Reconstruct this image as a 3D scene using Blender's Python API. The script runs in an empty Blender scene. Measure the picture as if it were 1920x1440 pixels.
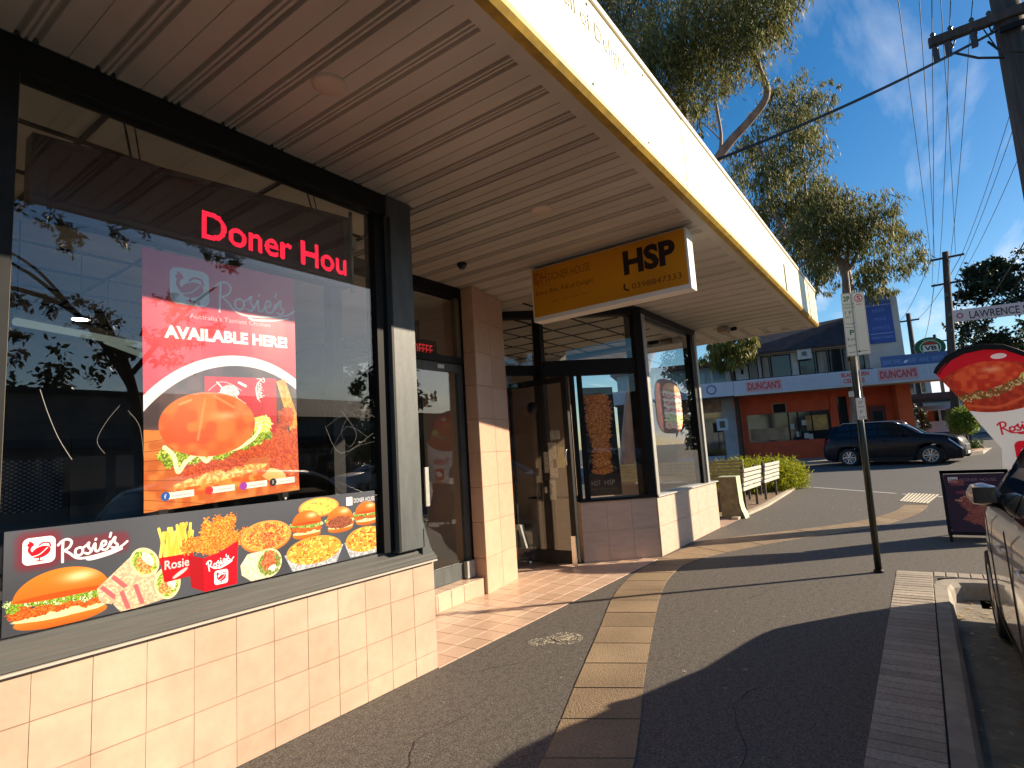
import bpy, bmesh, math, random
import numpy as np
from mathutils import Vector, Matrix

S = bpy.context.scene
C = S.collection
random.seed(7)
RS = np.random.RandomState(11)

# ------------------------------------------------------------------ camera, sky, sun, exposure
H = 1.5
F = 1067.29
RGT = Vector((0.5814882, -0.81123176, -0.06143702))
DWN = Vector((0.06383166, 0.12077734, -0.99062523))
FWD = Vector((0.81104685, 0.57211526, 0.12201287))
cam_data = bpy.data.cameras.new('camera')
cam = bpy.data.objects.new('camera', cam_data)
C.objects.link(cam)
m = Matrix.Identity(4)
for i in range(3):
    m[i][0] = RGT[i]; m[i][1] = -DWN[i]; m[i][2] = -FWD[i]
m[2][3] = H
cam.matrix_world = m
cam_data.sensor_width = 36
cam_data.lens = F / 1920 * 36
cam_data.clip_start = 0.05
cam_data.clip_end = 2000
S.camera = cam

SUN_EL = 23.0
SUN_AZ = 137.4                       # clockwise from +Y: towards +X, -Y
w = bpy.data.worlds.new('World')
S.world = w
w.use_nodes = True
nt = w.node_tree
bg = nt.nodes['Background']
sky = nt.nodes.new('ShaderNodeTexSky')
sky.sky_type = 'NISHITA'
sky.sun_disc = False
sky.sun_elevation = math.radians(SUN_EL)
sky.sun_rotation = math.radians(SUN_AZ)
sky.air_density = 1.0
sky.dust_density = 0.4
sky.ozone_density = 2.2
hs = nt.nodes.new('ShaderNodeHueSaturation')
hs.inputs['Saturation'].default_value = 1.42
hs.inputs['Value'].default_value = 1.0
nt.links.new(sky.outputs[0], hs.inputs['Color'])
tc = nt.nodes.new('ShaderNodeTexCoord')
sep = nt.nodes.new('ShaderNodeSeparateXYZ')
nt.links.new(tc.outputs['Generated'], sep.inputs[0])
def wmath(op, a, b=None, clamp=False):
    n = nt.nodes.new('ShaderNodeMath'); n.operation = op; n.use_clamp = clamp
    for k, v in ((0, a), (1, b)):
        if v is None: continue
        if isinstance(v, (int, float)): n.inputs[k].default_value = v
        else: nt.links.new(v, n.inputs[k])
    return n.outputs[0]
# clouds lie on a flat layer: direction / height
zc = wmath('MAXIMUM', sep.outputs['Z'], 0.03)
px = wmath('DIVIDE', sep.outputs['X'], zc)
py = wmath('DIVIDE', sep.outputs['Y'], zc)
comb = nt.nodes.new('ShaderNodeCombineXYZ')
nt.links.new(px, comb.inputs[0]); nt.links.new(py, comb.inputs[1])
mp = nt.nodes.new('ShaderNodeMapping')
mp.inputs['Rotation'].default_value = (0, 0, math.radians(28))
mp.inputs['Scale'].default_value = (0.42, 1.9, 1.0)
mp.inputs['Location'].default_value = (5.3, 0.4, 0)
nt.links.new(comb.outputs[0], mp.inputs[0])
nz = nt.nodes.new('ShaderNodeTexNoise')
nz.inputs['Scale'].default_value = 1.1; nz.inputs['Detail'].default_value = 7; nz.inputs['Roughness'].default_value = 0.55
nz.inputs['Distortion'].default_value = 0.3
nt.links.new(mp.outputs[0], nz.inputs['Vector'])
r1 = nt.nodes.new('ShaderNodeMapRange'); r1.clamp = True
r1.inputs['From Min'].default_value = 0.55; r1.inputs['From Max'].default_value = 0.76
r1.inputs['To Max'].default_value = 0.62
nt.links.new(nz.outputs['Fac'], r1.inputs['Value'])
# low cumulus near the horizon
nz2 = nt.nodes.new('ShaderNodeTexNoise')
nz2.inputs['Scale'].default_value = 3.2; nz2.inputs['Detail'].default_value = 6
mp2 = nt.nodes.new('ShaderNodeMapping'); mp2.inputs['Scale'].default_value = (1, 1, 3.2)
nt.links.new(tc.outputs['Generated'], mp2.inputs[0]); nt.links.new(mp2.outputs[0], nz2.inputs['Vector'])
low = wmath('SUBTRACT', 1.08, wmath('MULTIPLY', sep.outputs['Z'], 3.2), True)
cum = wmath('MULTIPLY', wmath('SUBTRACT', wmath('ADD', nz2.outputs['Fac'], wmath('MULTIPLY', low, 0.46)), 0.82), 4.5, True)
fac = wmath('MAXIMUM', r1.outputs[0], cum, True)
mix = nt.nodes.new('ShaderNodeMix'); mix.data_type = 'RGBA'
nt.links.new(fac, mix.inputs['Factor'])
nt.links.new(hs.outputs[0], mix.inputs['A'])
mix.inputs['B'].default_value = (7.4, 7.7, 8.4, 1)
nt.links.new(mix.outputs['Result'], bg.inputs['Color'])
bg.inputs['Strength'].default_value = 0.074

sun_data = bpy.data.lights.new('sun', 'SUN')
sun = bpy.data.objects.new('sun', sun_data)
C.objects.link(sun)
sun_data.energy = 5.0
sun_data.angle = math.radians(0.5)
sun_data.color = (1.0, 0.83, 0.62)
el = math.radians(SUN_EL); az = math.radians(SUN_AZ)
SD = Vector((math.sin(az) * math.cos(el), math.cos(az) * math.cos(el), math.sin(el)))
sun.rotation_euler = SD.to_track_quat('Z', 'Y').to_euler()
sun.location = SD * 60

vs = S.view_settings
vs.view_transform = 'Standard'; vs.look = 'None'; vs.gamma = 1; vs.exposure = 0.93
try: vs.use_curve_mapping = False
except Exception: pass
S.cycles.max_bounces = 6
S.cycles.transparent_max_bounces = 16
S.cycles.sample_clamp_indirect = 6
S.cycles.use_denoising = True
S.cycles.caustics_reflective = False
S.cycles.caustics_refractive = False

# ------------------------------------------------------------------ helpers
def at(px, py, P, n):
    """measured point of the photograph on the plane through P with normal n"""
    d = RGT * (px - 960) + DWN * (py - 720) + FWD * F
    o = Vector((0, 0, H)); n = Vector(n)
    return o + d * (((Vector(P) - o).dot(n)) / d.dot(n))
def atx(px, py, x): return at(px, py, (x, 0, 0), (1, 0, 0))
def aty(px, py, y): return at(px, py, (0, y, 0), (0, 1, 0))

WM = {}
def thing(name, label, cat, loc=(0, 0, 0), rotz=0, group=None):
    o = bpy.data.objects.new(name, None); C.objects.link(o)
    o.empty_display_size = 0.2
    o.location = loc; o.rotation_euler = (0, 0, rotz)
    WM[o.name] = Matrix.Translation(Vector(loc)) @ Matrix.Rotation(rotz, 4, 'Z')
    o['label'] = label; o['category'] = cat
    if group: o['group'] = group
    return o
def tag(o, label, cat, group=None):
    o['label'] = label; o['category'] = cat
    if group: o['group'] = group
    return o
def structure(o): o['kind'] = 'structure'; return o
def stuff(o): o['kind'] = 'stuff'; return o
def copy_tree(o, parent=None):
    c = o.copy(); C.objects.link(c)
    if parent: c.parent = parent
    for ch in list(o.children): copy_tree(ch, c)
    return c

class MB:
    def __init__(s): s.v = []; s.f = []; s.uv = {}; s.sm = set()
    def face(s, pts, uv=None, smooth=False):
        b = len(s.v); s.v += [tuple(p) for p in pts]; s.f.append(tuple(range(b, b + len(pts))))
        if uv: s.uv[len(s.f) - 1] = uv
        if smooth: s.sm.add(len(s.f) - 1)
        return s
    def grid(s, rows, closed=False, smooth=True, flip=False):
        b = len(s.v); n = len(rows[0])
        for r in rows: s.v += [tuple(p) for p in r]
        for i in range(len(rows) - 1):
            for j in range(n if closed else n - 1):
                k = (j + 1) % n
                q = (b + i * n + j, b + i * n + k, b + (i + 1) * n + k, b + (i + 1) * n + j)
                s.f.append(q[::-1] if flip else q)
                if smooth: s.sm.add(len(s.f) - 1)
        return s
    def box(s, a, b_, c=0.0):
        x0, y0, z0 = [min(a[i], b_[i]) for i in range(3)]; x1, y1, z1 = [max(a[i], b_[i]) for i in range(3)]
        c = min(c, (x1 - x0) * .45, (y1 - y0) * .45, (z1 - z0) * .45)
        if c <= 0:
            b = len(s.v)
            s.v += [(x0, y0, z0), (x1, y0, z0), (x1, y1, z0), (x0, y1, z0), (x0, y0, z1), (x1, y0, z1), (x1, y1, z1), (x0, y1, z1)]
            for q in ((0, 3, 2, 1), (4, 5, 6, 7), (0, 1, 5, 4), (1, 2, 6, 5), (2, 3, 7, 6), (3, 0, 4, 7)):
                s.f.append(tuple(b + i for i in q))
        else:
            bm = bmesh.new()
            bmesh.ops.create_cube(bm, size=1)
            for v in bm.verts:
                v.co = Vector(((x0 + x1) / 2 + v.co.x * (x1 - x0), (y0 + y1) / 2 + v.co.y * (y1 - y0), (z0 + z1) / 2 + v.co.z * (z1 - z0)))
            bmesh.ops.bevel(bm, geom=bm.edges[:], offset=c, segments=1, affect='EDGES')
            s.addbm(bm)
        return s
    def addbm(s, bm, smooth=False):
        b = len(s.v); bm.verts.index_update()
        s.v += [tuple(v.co) for v in bm.verts]
        for f in bm.faces:
            s.f.append(tuple(b + v.index for v in f.verts))
            if smooth: s.sm.add(len(s.f) - 1)
        bm.free(); return s
    def prism(s, poly, z0, z1):
        """poly: list of (x,y) counter-clockwise; z may be numbers"""
        n = len(poly); b = len(s.v)
        s.v += [(p[0], p[1], z0) for p in poly] + [(p[0], p[1], z1) for p in poly]
        s.f.append(tuple(b + i for i in range(n))[::-1]); s.f.append(tuple(b + n + i for i in range(n)))
        for i in range(n):
            j = (i + 1) % n
            s.f.append((b + i, b + j, b + n + j, b + n + i))
        return s
    def slab(s, pts, off):
        """planar polygon pts (3D) extruded by vector off"""
        n = len(pts); b = len(s.v); off = Vector(off)
        s.v += [tuple(p) for p in pts] + [tuple(Vector(p) + off) for p in pts]
        s.f.append(tuple(b + i for i in range(n))); s.f.append(tuple(b + n + i for i in range(n))[::-1])
        for i in range(n):
            j = (i + 1) % n
            s.f.append((b + j, b + i, b + n + i, b + n + j))
        return s
    def tube(s, pts, r, n=8, caps=True, smooth=True):
        pts = [Vector(p) for p in pts]; R = r if isinstance(r, (list, tuple)) else [r] * len(pts)
        rows = []; side = None
        for i, p in enumerate(pts):
            t = (pts[min(i + 1, len(pts) - 1)] - pts[max(i - 1, 0)]).normalized()
            if side is None:
                side = t.orthogonal().normalized()
            else:
                side = (side - t * side.dot(t)).normalized()
            u = t.cross(side)
            rows.append([p + (side * math.cos(a) + u * math.sin(a)) * R[i] for a in [2 * math.pi * k / n for k in range(n)]])
        b = len(s.v)
        s.grid(rows, closed=True, smooth=smooth)
        if caps:
            s.f.append(tuple(b + i for i in range(n))[::-1]); s.f.append(tuple(b + (len(rows) - 1) * n + i for i in range(n)))
        return s
    def lathe(s, prof, c=(0, 0, 0), n=20, axis='z'):
        rows = []
        for r, h in prof:
            row = []
            for k in range(n):
                a = 2 * math.pi * k / n
                if axis == 'z': row.append((c[0] + r * math.cos(a), c[1] + r * math.sin(a), c[2] + h))
                elif axis == 'y': row.append((c[0] + r * math.cos(a), c[1] + h, c[2] + r * math.sin(a)))
                else: row.append((c[0] + h, c[1] + r * math.cos(a), c[2] + r * math.sin(a)))
            rows.append(row)
        return s.grid(rows, closed=True)
    def build(s, name, mat, parent=None, world=True, mesh_only=False):
        me = bpy.data.meshes.new(name)
        v = s.v
        if parent is not None and world and parent.name in WM:
            Mi = WM[parent.name].inverted(); v = [tuple(Mi @ Vector(p)) for p in v]
        me.from_pydata(v, [], s.f)
        if s.uv:
            l = me.uv_layers.new(name='UVMap')
            for fi, u in s.uv.items():
                for k, li in enumerate(me.polygons[fi].loop_indices): l.data[li].uv = u[k]
        for i in s.sm: me.polygons[i].use_smooth = True
        if mat: me.materials.append(mat)
        me.update()
        if mesh_only: return me
        o = bpy.data.objects.new(name, me); C.objects.link(o)
        if parent is not None:
            o.parent = parent
            if parent.name in WM: WM[o.name] = WM[parent.name]
        return o

def place(name, me, loc, parent=None, rot=(0, 0, 0), world=True):
    o = bpy.data.objects.new(name, me); C.objects.link(o)
    loc = Vector(loc)
    if parent is not None:
        o.parent = parent
        if world and parent.name in WM: loc = WM[parent.name].inverted() @ loc
    o.location = loc; o.rotation_euler = rot
    return o

# ------------------------------------------------------------------ materials
MATS = {}
def mat(name, col, rough=0.6, metal=0.0, var=0.0, vscale=6.0, bump=0.0, bscale=40.0, spec=0.5, emit=None, estr=1.0, coat=0.0, col2=None, dirt=0.0, detail=4, stretch=(1, 1, 1), ramp=(.32, .68)):
    if name in MATS: return MATS[name]
    m = bpy.data.materials.new(name); m.use_nodes = True
    n = m.node_tree.nodes; L = m.node_tree.links; p = n['Principled BSDF']
    p.inputs['Base Color'].default_value = (*col, 1); p.inputs['Roughness'].default_value = rough
    p.inputs['Metallic'].default_value = metal; p.inputs['Specular IOR Level'].default_value = spec
    if coat: p.inputs['Coat Weight'].default_value = coat; p.inputs['Coat Roughness'].default_value = 0.04
    if emit: p.inputs['Emission Color'].default_value = (*emit, 1); p.inputs['Emission Strength'].default_value = estr
    if var or bump or col2 or dirt:
        t = n.new('ShaderNodeTexCoord'); mpp = n.new('ShaderNodeMapping'); mpp.inputs['Scale'].default_value = stretch
        geo = n.new('ShaderNodeNewGeometry')
        L.new(geo.outputs['Position'], mpp.inputs[0])
    if var or col2:
        z = n.new('ShaderNodeTexNoise'); z.inputs['Scale'].default_value = vscale; z.inputs['Detail'].default_value = detail
        L.new(mpp.outputs[0], z.inputs['Vector'])
        rp = n.new('ShaderNodeValToRGB')
        c2 = col2 if col2 else tuple(min(1, c * (1 + var)) for c in col)
        c1 = col if col2 else tuple(c * (1 - var) for c in col)
        rp.color_ramp.elements[0].position = ramp[0]; rp.color_ramp.elements[1].position = ramp[1]
        rp.color_ramp.elements[0].color = (*c1, 1); rp.color_ramp.elements[1].color = (*c2, 1)
        L.new(z.outputs['Fac'], rp.inputs[0])
        out = rp.outputs[0]
        if dirt:
            z2 = n.new('ShaderNodeTexNoise'); z2.inputs['Scale'].default_value = vscale * .28; z2.inputs['Detail'].default_value = 8
            L.new(mpp.outputs[0], z2.inputs['Vector'])
            rr = n.new('ShaderNodeMapRange'); rr.inputs['From Min'].default_value = .45; rr.inputs['From Max'].default_value = .72
            rr.inputs['To Max'].default_value = dirt
            L.new(z2.outputs['Fac'], rr.inputs[0])
            mx = n.new('ShaderNodeMix'); mx.data_type = 'RGBA'
            L.new(rr.outputs[0], mx.inputs['Factor']); L.new(out, mx.inputs['A'])
            mx.inputs['B'].default_value = (*(c * .45 for c in col), 1)
            out = mx.outputs['Result']
        L.new(out, p.inputs['Base Color'])
    if bump:
        zb = n.new('ShaderNodeTexNoise'); zb.inputs['Scale'].default_value = bscale; zb.inputs['Detail'].default_value = 3
        L.new(mpp.outputs[0], zb.inputs['Vector'])
        bp = n.new('ShaderNodeBump'); bp.inputs['Strength'].default_value = bump; bp.inputs['Distance'].default_value = 0.01
        L.new(zb.outputs['Fac'], bp.inputs['Height']); L.new(bp.outputs[0], p.inputs['Normal'])
    MATS[name] = m
    return m
def rand_mat(name, cols, rough=0.5, bump=0.0, bscale=60, spec=.5, var=.12, vscale=30, var2=0.0):
    """each object of the material gets its own tone from its random number"""
    m = mat(name, cols[0], rough, spec=spec, bump=max(bump, 0.001), bscale=bscale)
    n = m.node_tree.nodes; L = m.node_tree.links; p = n['Principled BSDF']
    oi = n.new('ShaderNodeObjectInfo'); rp = n.new('ShaderNodeValToRGB')
    e = rp.color_ramp.elements
    while len(e) < len(cols): e.new(0.5)
    for i, c in enumerate(cols): e[i].position = i / (len(cols) - 1); e[i].color = (*c, 1)
    L.new(oi.outputs['Random'], rp.inputs[0])
    g = n.new('ShaderNodeNewGeometry'); z = n.new('ShaderNodeTexNoise'); z.inputs['Scale'].default_value = vscale; z.inputs['Detail'].default_value = 5
    L.new(g.outputs['Position'], z.inputs['Vector'])
    mr = n.new('ShaderNodeMapRange'); mr.inputs['From Min'].default_value = .3; mr.inputs['From Max'].default_value = .7
    mr.inputs['To Min'].default_value = 1 - var; mr.inputs['To Max'].default_value = 1 + var
    L.new(z.outputs['Fac'], mr.inputs[0])
    v = n.new('ShaderNodeVectorMath'); v.operation = 'SCALE'
    L.new(rp.outputs[0], v.inputs[0]); L.new(mr.outputs[0], v.inputs['Scale'])
    out = v.outputs[0]
    if var2:
        z3 = n.new('ShaderNodeTexNoise'); z3.inputs['Scale'].default_value = 1.3; z3.inputs['Detail'].default_value = 6
        L.new(g.outputs['Position'], z3.inputs['Vector'])
        m3 = n.new('ShaderNodeMapRange'); m3.inputs['From Min'].default_value = .35; m3.inputs['From Max'].default_value = .65
        m3.inputs['To Min'].default_value = 1 - var2; m3.inputs['To Max'].default_value = 1 + var2 * .6
        L.new(z3.outputs['Fac'], m3.inputs[0])
        v3 = n.new('ShaderNodeVectorMath'); v3.operation = 'SCALE'
        L.new(out, v3.inputs[0]); L.new(m3.outputs[0], v3.inputs['Scale']); out = v3.outputs[0]
    L.new(out, p.inputs['Base Color'])
    return m
def glass(name, tint=(.75, .78, .76), refl=0.16, rough=0.0):
    if name in MATS: return MATS[name]
    m = bpy.data.materials.new(name); m.use_nodes = True
    n = m.node_tree.nodes; L = m.node_tree.links
    n.remove(n['Principled BSDF']); out = n['Material Output']
    tr = n.new('ShaderNodeBsdfTransparent'); tr.inputs[0].default_value = (*tint, 1)
    gl = n.new('ShaderNodeBsdfGlossy'); gl.inputs['Roughness'].default_value = rough; gl.inputs['Color'].default_value = (1, 1, 1, 1)
    lw = n.new('ShaderNodeLayerWeight'); lw.inputs['Blend'].default_value = .5
    pw = n.new('ShaderNodeMath'); pw.operation = 'POWER'; pw.inputs[1].default_value = 4.0
    L.new(lw.outputs['Facing'], pw.inputs[0])
    ad = n.new('ShaderNodeMath'); ad.operation = 'MULTIPLY_ADD'; ad.use_clamp = True
    ad.inputs[1].default_value = .85; ad.inputs[2].default_value = refl
    L.new(pw.outputs[0], ad.inputs[0])
    mx = n.new('ShaderNodeMixShader'); L.new(ad.outputs[0], mx.inputs[0]); L.new(tr.outputs[0], mx.inputs[1]); L.new(gl.outputs[0], mx.inputs[2])
    L.new(mx.outputs[0], out.inputs[0])
    MATS[name] = m
    return m
def leafmat(name, cols, rough=0.45, trans=0.35):
    if name in MATS: return MATS[name]
    m = bpy.data.materials.new(name); m.use_nodes = True
    n = m.node_tree.nodes; L = m.node_tree.links; p = n['Principled BSDF']; out = n['Material Output']
    a = n.new('ShaderNodeAttribute'); a.attribute_name = 'tone'
    rp = n.new('ShaderNodeValToRGB'); e = rp.color_ramp.elements
    while len(e) < len(cols): e.new(0.5)
    for i, c in enumerate(cols): e[i].position = i / (len(cols) - 1); e[i].color = (*c, 1)
    L.new(a.outputs['Fac'], rp.inputs[0]); L.new(rp.outputs[0], p.inputs['Base Color'])
    p.inputs['Roughness'].default_value = rough; p.inputs['Specular IOR Level'].default_value = .3
    t = n.new('ShaderNodeBsdfTranslucent'); L.new(rp.outputs[0], t.inputs[0])
    mx = n.new('ShaderNodeMixShader'); mx.inputs[0].default_value = trans
    L.new(p.outputs[0], mx.inputs[1]); L.new(t.outputs[0], mx.inputs[2]); L.new(mx.outputs[0], out.inputs[0])
    MATS[name] = m
    return m

# ------------------------------------------------------------------ lettering
def text_tris(body, bold=0.0):
    cu = bpy.data.curves.new('t', 'FONT'); cu.body = body; cu.size = 1; cu.offset = bold; cu.resolution_u = 3
    cu.align_x = 'LEFT'
    o = bpy.data.objects.new('t', cu); C.objects.link(o)
    dg = bpy.context.evaluated_depsgraph_get(); dg.update()
    me = bpy.data.meshes.new_from_object(o.evaluated_get(dg))
    me.calc_loop_triangles()
    V = np.array([v.co[:2] for v in me.vertices]) if len(me.vertices) else np.zeros((0, 2))
    T = [tuple(t.vertices) for t in me.loop_triangles]
    bpy.data.objects.remove(o); bpy.data.curves.remove(cu); bpy.data.meshes.remove(me)
    return V, T
def lettering(name, body, mt, parent, origin, xdir, ydir, width=None, height=None, bold=0.0, depth=0.003):
    """flat raised letters: lower-left at origin, stretched to width x height"""
    V, T = text_tris(body, bold)
    x0, y0 = V.min(0); x1, y1 = V.max(0)
    sy = height / (y1 - y0); sx = width / (x1 - x0) if width else sy
    o = Vector(origin); xd = Vector(xdir).normalized(); yd = Vector(ydir).normalized(); nd = xd.cross(yd)
    mb = MB()
    pts = [o + xd * ((v[0] - x0) * sx) + yd * ((v[1] - y0) * sy) + nd * depth for v in V]
    mb.v = [tuple(p) for p in pts]; mb.f = list(T)
    return mb.build(name, mt, parent)

# ------------------------------------------------------------------ painter for flat print (posters, stickers)
def srgb(*c): return np.array(c, float) / 255.0
class Paint:
    def __init__(s, w, h, col):
        s.w, s.h = w, h; s.a = np.zeros((h, w, 3)) + srgb(*col)
        yy, xx = np.mgrid[0:h, 0:w]; s.X = xx + .5; s.Y = yy + .5
        s.rs = np.random.RandomState(w * 7 + h)
    def noise(s, cell, x0=0, y0=0, w=None, h=None):
        w = w or s.w; h = h or s.h
        gw = int(w / cell) + 3; gh = int(h / cell) + 3
        g = s.rs.rand(gh, gw)
        X = (np.arange(w) / cell); Y = (np.arange(h) / cell)
        xi = X.astype(int); yi = Y.astype(int); xf = X - xi; yf = Y - yi
        xf = xf * xf * (3 - 2 * xf); yf = yf * yf * (3 - 2 * yf)
        a = g[np.ix_(yi, xi)]; b = g[np.ix_(yi, xi + 1)]; c = g[np.ix_(yi + 1, xi)]; d = g[np.ix_(yi + 1, xi + 1)]
        return (a * (1 - xf) + b * xf) * (1 - yf)[:, None] + (c * (1 - xf) + d * xf) * yf[:, None]
    def blend(s, sl, mask, col):
        m = np.clip(mask, 0, 1)[..., None]; s.a[sl] = s.a[sl] * (1 - m) + col * m
    def _sl(s, x0, y0, x1, y1):
        x0 = int(max(0, x0)); y0 = int(max(0, y0)); x1 = int(min(s.w, x1)); y1 = int(min(s.h, y1))
        if x1 <= x0 or y1 <= y0: return None
        return (slice(y0, y1), slice(x0, x1))
    def ell(s, cx, cy, rx, ry, col, rot=0, soft=1.2, alpha=1, col2=None, ncell=5, ncol=None, rag=0, lit=None, clip=None):
        R = max(rx, ry) * (1.15 + rag) + 3
        sl = s._sl(cx - R, cy - R, cx + R, cy + R)
        if sl is None: return
        x = s.X[sl] - cx; y = s.Y[sl] - cy; c, q = math.cos(rot), math.sin(rot)
        u = (x * c + y * q) / rx; v = (-x * q + y * c) / ry
        d = np.sqrt(u * u + v * v)
        h, w = d.shape
        if rag: d = d + (s.noise(max(3, R * .14), w=w, h=h) - .5) * rag * 2
        m = np.clip((1 - d) * min(rx, ry) / soft + .5, 0, 1) * alpha
        if clip == 'top': m = m * (v < 0)
        if clip == 'bot': m = m * (v > 0)
        col = srgb(*col) + np.zeros((h, w, 3))
        if col2 is not None:
            t = np.clip((v + 1) / 2, 0, 1)[..., None]; col = col * (1 - t) + srgb(*col2) * t
        if ncol is not None:
            k = np.clip((s.noise(ncell, w=w, h=h) - .35) * 3, 0, 1)[..., None]; col = col * (1 - k) + srgb(*ncol) * k
        if lit is not None:
            g = np.exp(-(((u - lit[0]) / lit[2]) ** 2 + ((v - lit[1]) / lit[3]) ** 2))[..., None] * lit[4]
            col = col * (1 - g) + np.array([1, .93, .75]) * g
        s.blend(sl, m, col)
    def poly(s, pts, col, alpha=1, ncell=5, ncol=None, col2=None):
        P = np.array(pts, float); x0, y0 = P.min(0); x1, y1 = P.max(0)
        sl = s._sl(x0 - 1, y0 - 1, x1 + 2, y1 + 2)
        if sl is None: return
        X = s.X[sl]; Y = s.Y[sl]; ins = np.zeros(X.shape)
        for oy in (-.25, .25):
            for ox in (-.25, .25):
                q = np.zeros(X.shape, bool)
                for i in range(len(P)):
                    a, b = P[i], P[(i + 1) % len(P)]
                    if a[1] == b[1]: continue
                    c = ((a[1] > Y + oy) != (b[1] > Y + oy)) & (X + ox < (b[0] - a[0]) * (Y + oy - a[1]) / (b[1] - a[1]) + a[0])
                    q ^= c
                ins += q * .25
        h, w = ins.shape; col = srgb(*col) + np.zeros((h, w, 3))
        if col2 is not None:
            t = np.clip((Y - y0) / (y1 - y0 + 1e-6), 0, 1)[..., None]; col = col * (1 - t) + srgb(*col2) * t
        if ncol is not None:
            k = np.clip((s.noise(ncell, w=w, h=h) - .35) * 3, 0, 1)[..., None]; col = col * (1 - k) + srgb(*ncol) * k
        s.blend(sl, ins * alpha, col)
    def rect(s, x0, y0, x1, y1, col, **k): s.poly([(x0, y0), (x1, y0), (x1, y1), (x0, y1)], col, **k)
    def rrect(s, x0, y0, x1, y1, r, col, alpha=1, soft=1):
        sl = s._sl(x0 - r, y0 - r, x1 + r, y1 + r)
        if sl is None: return
        cx, cy = (x0 + x1) / 2, (y0 + y1) / 2
        dx = np.abs(s.X[sl] - cx) - (x1 - x0) / 2 + r; dy = np.abs(s.Y[sl] - cy) - (y1 - y0) / 2 + r
        d = np.sqrt(np.maximum(dx, 0) ** 2 + np.maximum(dy, 0) ** 2) + np.minimum(np.maximum(dx, dy), 0) - r
        s.blend(sl, np.clip(.5 - d / soft, 0, 1) * alpha, srgb(*col))
    def stroke(s, pts, wd, col, alpha=1, soft=1.0, smooth=True):
        P = [Vector((p[0], p[1], 0)) for p in pts]
        if smooth and len(P) > 2:
            Q = []
            for i in range(len(P) - 1):
                p0, p1, p2, p3 = P[max(i - 1, 0)], P[i], P[i + 1], P[min(i + 2, len(P) - 1)]
                for k in range(6):
                    t = k / 6
                    Q.append(0.5 * ((2 * p1) + (p2 - p0) * t + (2 * p0 - 5 * p1 + 4 * p2 - p3) * t * t + (3 * p1 - p0 - 3 * p2 + p3) * t ** 3))
            P = Q + [P[-1]]
        A = np.array([p[:2] for p in P]); R = wd + soft + 2
        x0, y0 = A.min(0) - R; x1, y1 = A.max(0) + R
        sl = s._sl(x0, y0, x1, y1)
        if sl is None: return
        X = s.X[sl]; Y = s.Y[sl]; D = np.full(X.shape, 1e9)
        for i in range(len(A) - 1):
            a, b = A[i], A[i + 1]; ab = b - a; l = ab @ ab + 1e-9
            t = np.clip(((X - a[0]) * ab[0] + (Y - a[1]) * ab[1]) / l, 0, 1)
            D = np.minimum(D, np.hypot(X - a[0] - t * ab[0], Y - a[1] - t * ab[1]))
        s.blend(sl, np.clip((wd / 2 - D) / soft + .5, 0, 1) * alpha, srgb(*col))
    def text(s, body, x, y, wd, ht, col, bold=0.0, rot=0, alpha=1, skew=0):
        """x,y lower-left corner in pixels (y down)"""
        V, T = text_tris(body, bold)
        a0 = V.min(0); a1 = V.max(0); U = (V - a0) / (a1 - a0)
        Px = U[:, 0] * wd + skew * U[:, 1] * ht; Py = -U[:, 1] * ht; c, q = math.cos(rot), math.sin(rot)
        X = x + Px * c - Py * q; Y = y + Px * q + Py * c
        cov = np.zeros((s.h, s.w))
        offs = ((-.3, -.3), (.3, -.3), (-.3, .3), (.3, .3))
        for t in T:
            xs = X[list(t)]; ys = Y[list(t)]
            sl = s._sl(xs.min() - 1, ys.min() - 1, xs.max() + 2, ys.max() + 2)
            if sl is None: continue
            GX = s.X[sl]; GY = s.Y[sl]
            ar = (xs[1] - xs[0]) * (ys[2] - ys[0]) - (xs[2] - xs[0]) * (ys[1] - ys[0])
            if abs(ar) < 1e-9: continue
            acc = np.zeros(GX.shape)
            for ox, oy in offs:
                gx = GX + ox; gy = GY + oy
                w0 = ((xs[1] - gx) * (ys[2] - gy) - (xs[2] - gx) * (ys[1] - gy)) / ar
                w1 = ((xs[2] - gx) * (ys[0] - gy) - (xs[0] - gx) * (ys[2] - gy)) / ar
                acc += .25 * ((w0 >= 0) & (w1 >= 0) & (1 - w0 - w1 >= 0))
            cov[sl] += acc
        m = np.clip(cov, 0, 1)[..., None] * alpha
        s.a = s.a * (1 - m) + srgb(*col) * m
    def speck(s, x0, y0, x1, y1, n, cols, r=(1, 3), rot=None):
        for i in range(n):
            c = cols[s.rs.randint(len(cols))]; a = s.rs.uniform(*r)
            s.ell(s.rs.uniform(x0, x1), s.rs.uniform(y0, y1), a * s.rs.uniform(.8, 1.8), a, c, rot=s.rs.uniform(0, 3) if rot is None else rot, alpha=.85)
    def image(s, name):
        im = bpy.data.images.new(name, s.w, s.h)
        b = np.ones((s.h, s.w, 4), np.float32); b[..., :3] = np.clip(s.a[::-1], 0, 1)
        im.pixels.foreach_set(b.ravel()); im.update(); im.pack()
        return im
def printmat(name, im, rough=0.4, emit=0.0, spec=.4):
    m = bpy.data.materials.new(name); m.use_nodes = True
    n = m.node_tree.nodes; p = n['Principled BSDF']; t = n.new('ShaderNodeTexImage'); t.image = im; t.extension = 'EXTEND'
    m.node_tree.links.new(t.outputs[0], p.inputs['Base Color']); p.inputs['Roughness'].default_value = rough
    p.inputs['Specular IOR Level'].default_value = spec
    if emit:
        m.node_tree.links.new(t.outputs[0], p.inputs['Emission Color']); p.inputs['Emission Strength'].default_value = emit
    return m
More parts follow.
